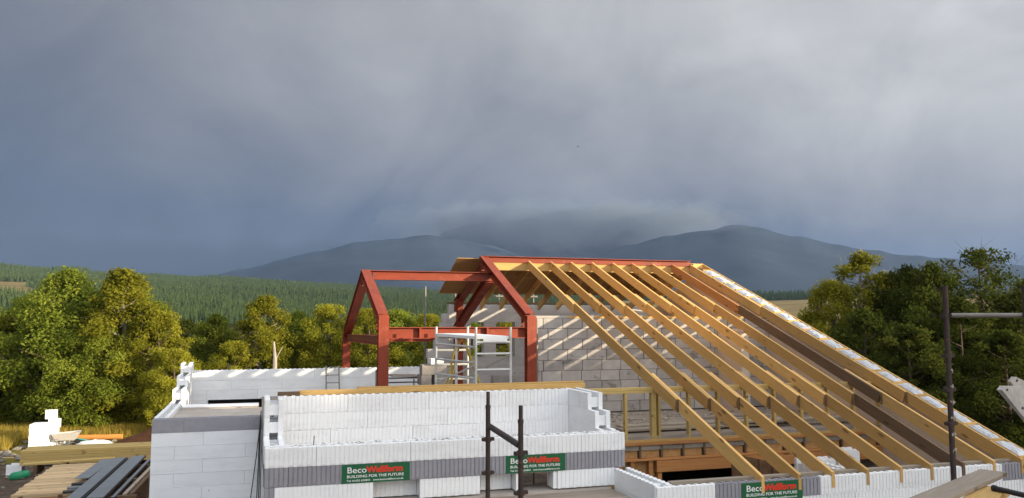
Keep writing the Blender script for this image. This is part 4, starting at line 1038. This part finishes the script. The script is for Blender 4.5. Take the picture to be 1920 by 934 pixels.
# wheelbarrow
wx, wy = -8.3, 42.0; g = gz(wx, wy)
wb = thing('wheelbarrow', 'pale grey wheelbarrow by the white stack', 'wheelbarrow', (wx, wy, g))
q = MB(); q.v = [(-.42, -.18, .36), (.35, -.2, .36), (.35, .2, .36), (-.42, .18, .36), (-.6, -.32, .66), (.55, -.33, .74), (.55, .33, .74), (-.6, .32, .66)]
q.f = [(0, 3, 2, 1), (0, 1, 5, 4), (1, 2, 6, 5), (2, 3, 7, 6), (3, 0, 4, 7)]; q.build('tray', 'machine', wb, Matrix.Translation((wx, wy, g)))
q = MB(); q.tube((wx+.42, wy-.04, g+.19), (wx+.42, wy+.04, g+.19), .19, None, 14); q.build('wheel', 'black', wb)
for s_ in (-.22, .22):
    tube(wb, (wx+.42, wy+s_*.3, g+.19), (wx-.95, wy+s_*1.3, g+.6), .018, 'handle', 'galv'); tube(wb, (wx-.35, wy+s_, g+.36), (wx-.42, wy+s_, g), .018, 'leg', 'galv')
# pipes, bags, poles
g = gz(-7, 42)
q = MB(); q.tube((-8.6, 44.0, g+.2), (-6.2, 43.6, g+.2), .13, None, 14); tag(q.build('drain_pipe', 'pipe', None, None, False), 'orange brown drain pipe lying in the grass behind the wheelbarrow', 'pipe')
q = MB(); q.path([(-8.2, 42.6, gz(-8.2, 42)+.35), (-7.7, 42.6, gz(-7.7, 42)+.25), (-7.2, 42.6, gz(-7.2, 42)+.12), (-6.8, 42.6, gz(-6.8, 42)+.05)], .035, 8); tag(q.build('hose', 'teal'), 'teal hose trailing from the wheelbarrow', 'hose')
q = MB(); q.lump((-7.0, 41.6, gz(-7, 41.6)+.12), (.8, .3, .24), 14, 8, .12, 8, .14); tag(q.build('sack', 'bag', None, None, True), 'long white sack lying in front of the orange pipe', 'sack')
q = MB(); q.tube((-13.9, 42.6, gz(-13, 42)+.12), (-10.7, 43.2, gz(-10, 43)+.14), .13, None, 10); tag(q.build('log', 'log'), 'brown pole lying at the left edge of the grass', 'pole')
q = MB(); q.lump((-7.3, 37.2, gz(-7.3, 37.2)+.08), (.8, .5, .22), 16, 8, .35, 4, .15); tag(q.build('plastic_sheet', 'black', None, None, False), 'crumpled black plastic sheet behind the timber stack', 'plastic sheet')
q = MB(); q.lump((-6.7, 37.0, gz(-6.7, 37)+.12), (.32, .25, .2), 10, 6, .3, 14, .15); tag(q.build('sack', 'galv', None, None, False), 'grey crumpled sack at the right of the black plastic sheet', 'sack')
sm = thing('soil_mound', 'heap of red brown soil behind the white corner wall', 'soil heap', (-3.9, 33, gz(-4, 33)))
q = MB(); g = gz(-3.9, 33)
for i in range(25):
    for j in range(25):
        u, v_ = i/12-1, j/12-1; r_ = min(1, math.hypot(u, v_)); hh = 1.75*(1-r_)**.8*(1+.12*math.sin(7*u+3*v_)+.1*math.sin(11*v_-5*u))
        q.v.append((-3.35+2.7*u, 33.0+2.2*v_, g-.05+hh))
for i in range(24):
    for j in range(24): k = i*25+j; q.f.append((k, k+25, k+26, k+1))
q.build('heap', 'soil', sm, None, True)
q = MB()
for k in range(170):
    x, y = rng.uniform(-13, -5.), rng.uniform(38.5, 44.5); r_ = rng.uniform(.03, .14)*(1 if rng.uniform() < .8 else 1.6)
    q.lump((x, y, gz(x, y)+r_*.3), (r_*1.3, r_, r_*.7), 7, 4, .3, k)
tag(q.build('rubble', 'stone'), 'loose pale stones scattered round the yard edge', 'rubble', None, 'stuff')
q = MB()
for k in range(260):
    x, y = rng.uniform(-13, -5.), rng.uniform(27, 38); r_ = rng.uniform(.015, .06)
    q.lump((x, y, gz(x, y)+r_*.3), (r_*1.3, r_, r_*.6), 6, 3, .3, k)
tag(q.build('gravel', 'stone'), 'small stones lying on the bare yard', 'gravel', None, 'stuff')
for k in range(9):
    x, y, an = (-9.2, -8.3, -10.4, -7.9, -9.8, -8.6, -11.2, -10.9, -8.0)[k], (33.0, 35.5, 36.2, 38.6, 39.5, 37.4, 38.2, 33.5, 33.8)[k], .7*k
    L_ = .5+.13*(k % 4); g = gz(x, y)+.05
    p = member('timber_offcut', (x, y, g), (x+L_*math.cos(an), y+L_*math.sin(an), gz(x+L_*math.cos(an), y+L_*math.sin(an))+.05), .09, .045, ('board', 'batten', 'greywood')[k % 3])
    tag(p, 'short '+('grey', 'pale', 'dark')[k % 3]+' timber offcut on the bare yard '+('left of the sawn stack', 'behind the left end of the sawn stack', 'before the white stack', 'near the wheelbarrow', 'close before the white stack', 'between sawn stack and wheelbarrow', 'at the left edge below the grass', 'far left beside the sawn stack', 'just behind the white block')[k], 'offcut', 'timber offcuts in the yard')
# sawn timber stack, each board a thing
sy = 30.7; rows = 5
for k in range(3): 
    g = gz(-6+1.8*k, sy); tag(boxat('bearer', 'greywood', -7.0+1.8*k, sy-.1, g-.02, -6.9+1.8*k, sy+1.0, -4.797), ('left', 'middle', 'right')[k]+' bearer under the sawn timber stack', 'bearer', 'bearers under the timber stack')
ordn = ('bottom', 'second', 'middle', 'fourth', 'top')
for r_ in range(rows):
    for c_ in range(5):
        z_ = -4.80+.097*(r_+1); y = sy+.045+.2*c_; dx = rng.uniform(-.03, .03)
        p = member('sawn_board', (-7.4+dx, y, z_), (-2.6+dx, y, z_), .19, .092, 'greenpine')
        tag(p, f'sawn board in the {ordn[r_]} row of the timber stack, {("front", "second", "third", "fourth", "rear")[c_]} one', 'board', 'boards in the sawn timber stack')
p = member('sawn_board', (-7.15, 30.0, -4.62), (-4.5, 30.3, -4.60), .24, .045, 'greenpine'); tag(p, 'wide loose board lying in front of the sawn timber stack', 'board')
tag(boxat('bearer', 'greywood', -6.0, 29.85, gz(-6, 30), -5.9, 30.4, -4.667), 'short bearer under the wide loose board', 'bearer')
q = foam_mesh(.5, 'foam', '', False, .4, .34); tag(link(bpy.data.objects.new('foam_block', q), None, Matrix.Translation((-7.95, 31.2, gz(-7.9, 31.2))) @ Matrix.Rotation(R(-12), 4, 'Z')), 'white block at the left end of the sawn timber stack', 'block')
g = gz(-7.05, 29.2); q = MB()
prof = [(.0, .26, .0), (.12, .30, .10), (.26, .24, .2)]
for z_, rx, ry in ((0, .26, .17), (.03, .30, .2), (.15, .27, .18), (.2, .24, .15), (.2, .19, .11), (.05, .17, .1)):
    for k in range(14): an = 2*math.pi*k/14; q.v.append((rx*math.cos(an), ry*math.sin(an), z_+.03*math.cos(an)))
for i in range(5):
    for k in range(14): q.f.append((i*14+k, i*14+(k+1) % 14, (i+1)*14+(k+1) % 14, (i+1)*14+k))
tag(q.build('tub', 'tub', None, Matrix.Translation((-7.05, 29.2, g)), True), 'small green plastic tub on the bare ground by the loose board', 'tub')
# batten pack
bp_ = thing('batten_pack', 'large pack of pale battens lying side by side in the yard', 'batten pack', (-5.25, 26, -4.9))
for k in range(36):
    y = 23.85+.127*k; dx = rng.uniform(-.04, .04)
    for r_ in range(2 if k < 3 else 1):
        member('batten', (-5.92+dx+.012*k*0, y, -4.45-.055*r_), (-4.55+dx, y+.01, -4.45-.055*r_), .085, .05, 'batten', bp_)
for x in (-5.7, -4.8): boxat('bearer', 'greywood', x-.05, 23.8, -4.9, x+.05, 28.4, -4.505, bp_)
boxat('pack_side', 'orange', -5.9, 23.83, -4.86, -4.6, 23.87, -4.51, bp_)
# coated boards
lab = ('left blue grey coated board in the pile over the batten pack', 'second blue grey coated board from the left in the pile', 'blue grey coated board right of the dark gap', 'narrow dark edged board at the right of the coated boards')
for k, (x0, x1, y0, w, zz) in enumerate(((-4.62, -4.20, 24.9, .36, -4.30), (-4.22, -3.90, 21.8, .34, -4.27), (-3.72, -3.38, 21.8, .38, -4.24), (-3.34, -3.12, 22.3, .08, -4.35))):
    xm = (x0+x1)/2; c_ = thing('coated_board', lab[k], 'board', (xm, 25, zz-.06), 'coated boards in the yard')
    a_, b_ = (xm-.10, y0, zz), (xm+.06, 28.0, zz)
    member('face', a_, b_, w, .018, 'slate', c_)
    member('edge', (a_[0]+w/2+.01, y0, zz-.001), (b_[0]+w/2+.01, 28.0, zz-.001), .035, .05, 'black', c_)
for k in range(4):
    p = member('dark_trim', (-3.98+.05*k, 21.9, -4.26-.012*k), (-3.84+.05*k, 27.8, -4.26-.012*k), .03, .05, 'black'); tag(p, ('first', 'second', 'third', 'fourth')[k]+' black strip from the left in the gap between the coated boards', 'strip', 'black strips between the coated boards')
for k in range(3):
    y = 24.2-.5*k; p = member('packing_strip', (-4.62, y, -4.31), (-4.25, y+.05, -4.31), .2, .05, 'black' if k % 2 == 0 else 'slate'); tag(p, ('far', 'middle', 'near')[k]+' short strip at the near left end of the coated boards', 'strip', 'short strips under the coated boards')
for k in range(3):
    g_ = gz(-4, 23+2*k); tag(boxat('bearer', 'greywood', -4.5, 22.4+2.3*k, g_, -2.8, 22.5+2.3*k, -4.36), ('near', 'middle', 'far')[k]+' bearer under the coated boards', 'bearer', 'bearers under the coated boards')
for k, (x, m_) in enumerate(((-3.0, 'board'), (-2.85, 'greywood'))):
    p = member('loose_timber', (x-.1, 22.5, -4.33), (x+.1, 27.4, -4.33), .09, .05, m_); tag(p, ('pale loose timber right of the coated boards', 'grey loose timber next to the white corner wall')[k], 'timber')

# ---- bird
bd = thing('bird', 'tiny black bird flying under the clouds', 'bird', (0, 0, 0)); az, rd = PZ(1086, 90)
bM = Matrix.Translation((rd*math.sin(az), rd*math.cos(az), (601-270)/1506*90)) @ Matrix.Scale(.6, 4); WM[bd.name] = bM; bd.matrix_basis = bM
q = MB(); q.lump((0, 0, 0), (.14, .05, .045), 10, 6, .05, 1); q.lump((.14, 0, .02), (.045, .035, .035), 8, 5, .03, 2); q.v += [(-.12, -.03, 0), (-.12, .03, 0), (-.24, .05, .01), (-.24, -.05, .01)]; n_ = len(q.v); q.f.append((n_-4, n_-3, n_-2, n_-1)); q.build('body', 'bird', bd, bM)
for s_ in (-1, 1):
    q = MB(); q.v = [(.08, 0, .02), (-.06, 0, .02), (-.09, s_*.18, .08), (.06, s_*.2, .09), (-.08, s_*.36, .03), (.0, s_*.34, .04)]; q.f = [(0, 1, 2, 3), (3, 2, 4, 5)]; q.build('wing', 'bird', bd, bM)

# ---- mist over the far crest
M['mist'] = bpy.data.materials.new('mist'); M['mist'].use_nodes = True; t = M['mist'].node_tree; t.nodes.clear()
pv = N(t, 'ShaderNodeVolumePrincipled'); pv.inputs['Density'].default_value = .0011; pv.inputs['Color'].default_value = (.25, .29, .36, 1)
o = N(t, 'ShaderNodeOutputMaterial'); t.links.new(pv.outputs[0], o.inputs['Volume'])
mi = thing('mist', 'soft grey mist hiding the crest of the far hills', 'mist', (0, 6000, 700)); mi['kind'] = 'stuff'
mr = np.random.default_rng(3); banks = []
for k in range(16):
    px_ = 840+470*k/15+mr.uniform(-40, 40); banks.append((px_, 5900+mr.uniform(-300, 200), mr.uniform(200, 430), 330, mr.uniform(100, 190), 715+mr.uniform(-60, 20)))
for k in range(5): banks.append((1180+45*k+mr.uniform(-20, 20), 4200, mr.uniform(120, 260), 150, mr.uniform(30, 75), 540+mr.uniform(-30, 30)))
for px_, D_m, rx_, ry_, rz_, z_ in banks:
    az, rd = PZ(px_, D_m); q = MB(); q.lump((0, 0, 0), (rx_, ry_, rz_), 28, 14, .2, int(px_))
    tag(q.build('mist_bank', M['mist'], mi, Matrix.Translation((rd*math.sin(az), rd*math.cos(az), z_)) @ Matrix.Rotation(-az, 4, 'Z'), True), kind='stuff')
# ---- haze
HAZE = 5.4e-5
q = MB(); q.box(-9400, -9400, -75, 9400, 9400, 930)
m = bpy.data.materials.new('haze'); m.use_nodes = True; t = m.node_tree; t.nodes.clear()
pv = N(t, 'ShaderNodeVolumePrincipled'); pv.inputs['Density'].default_value = HAZE; pv.inputs['Color'].default_value = (.29, .43, .72, 1); pv.inputs['Anisotropy'].default_value = 0.
o = N(t, 'ShaderNodeOutputMaterial'); t.links.new(pv.outputs[0], o.inputs['Volume'])
hz_ = q.build('haze', m); tag(hz_, 'thin blue haze filling the valley', 'haze', None, 'stuff')
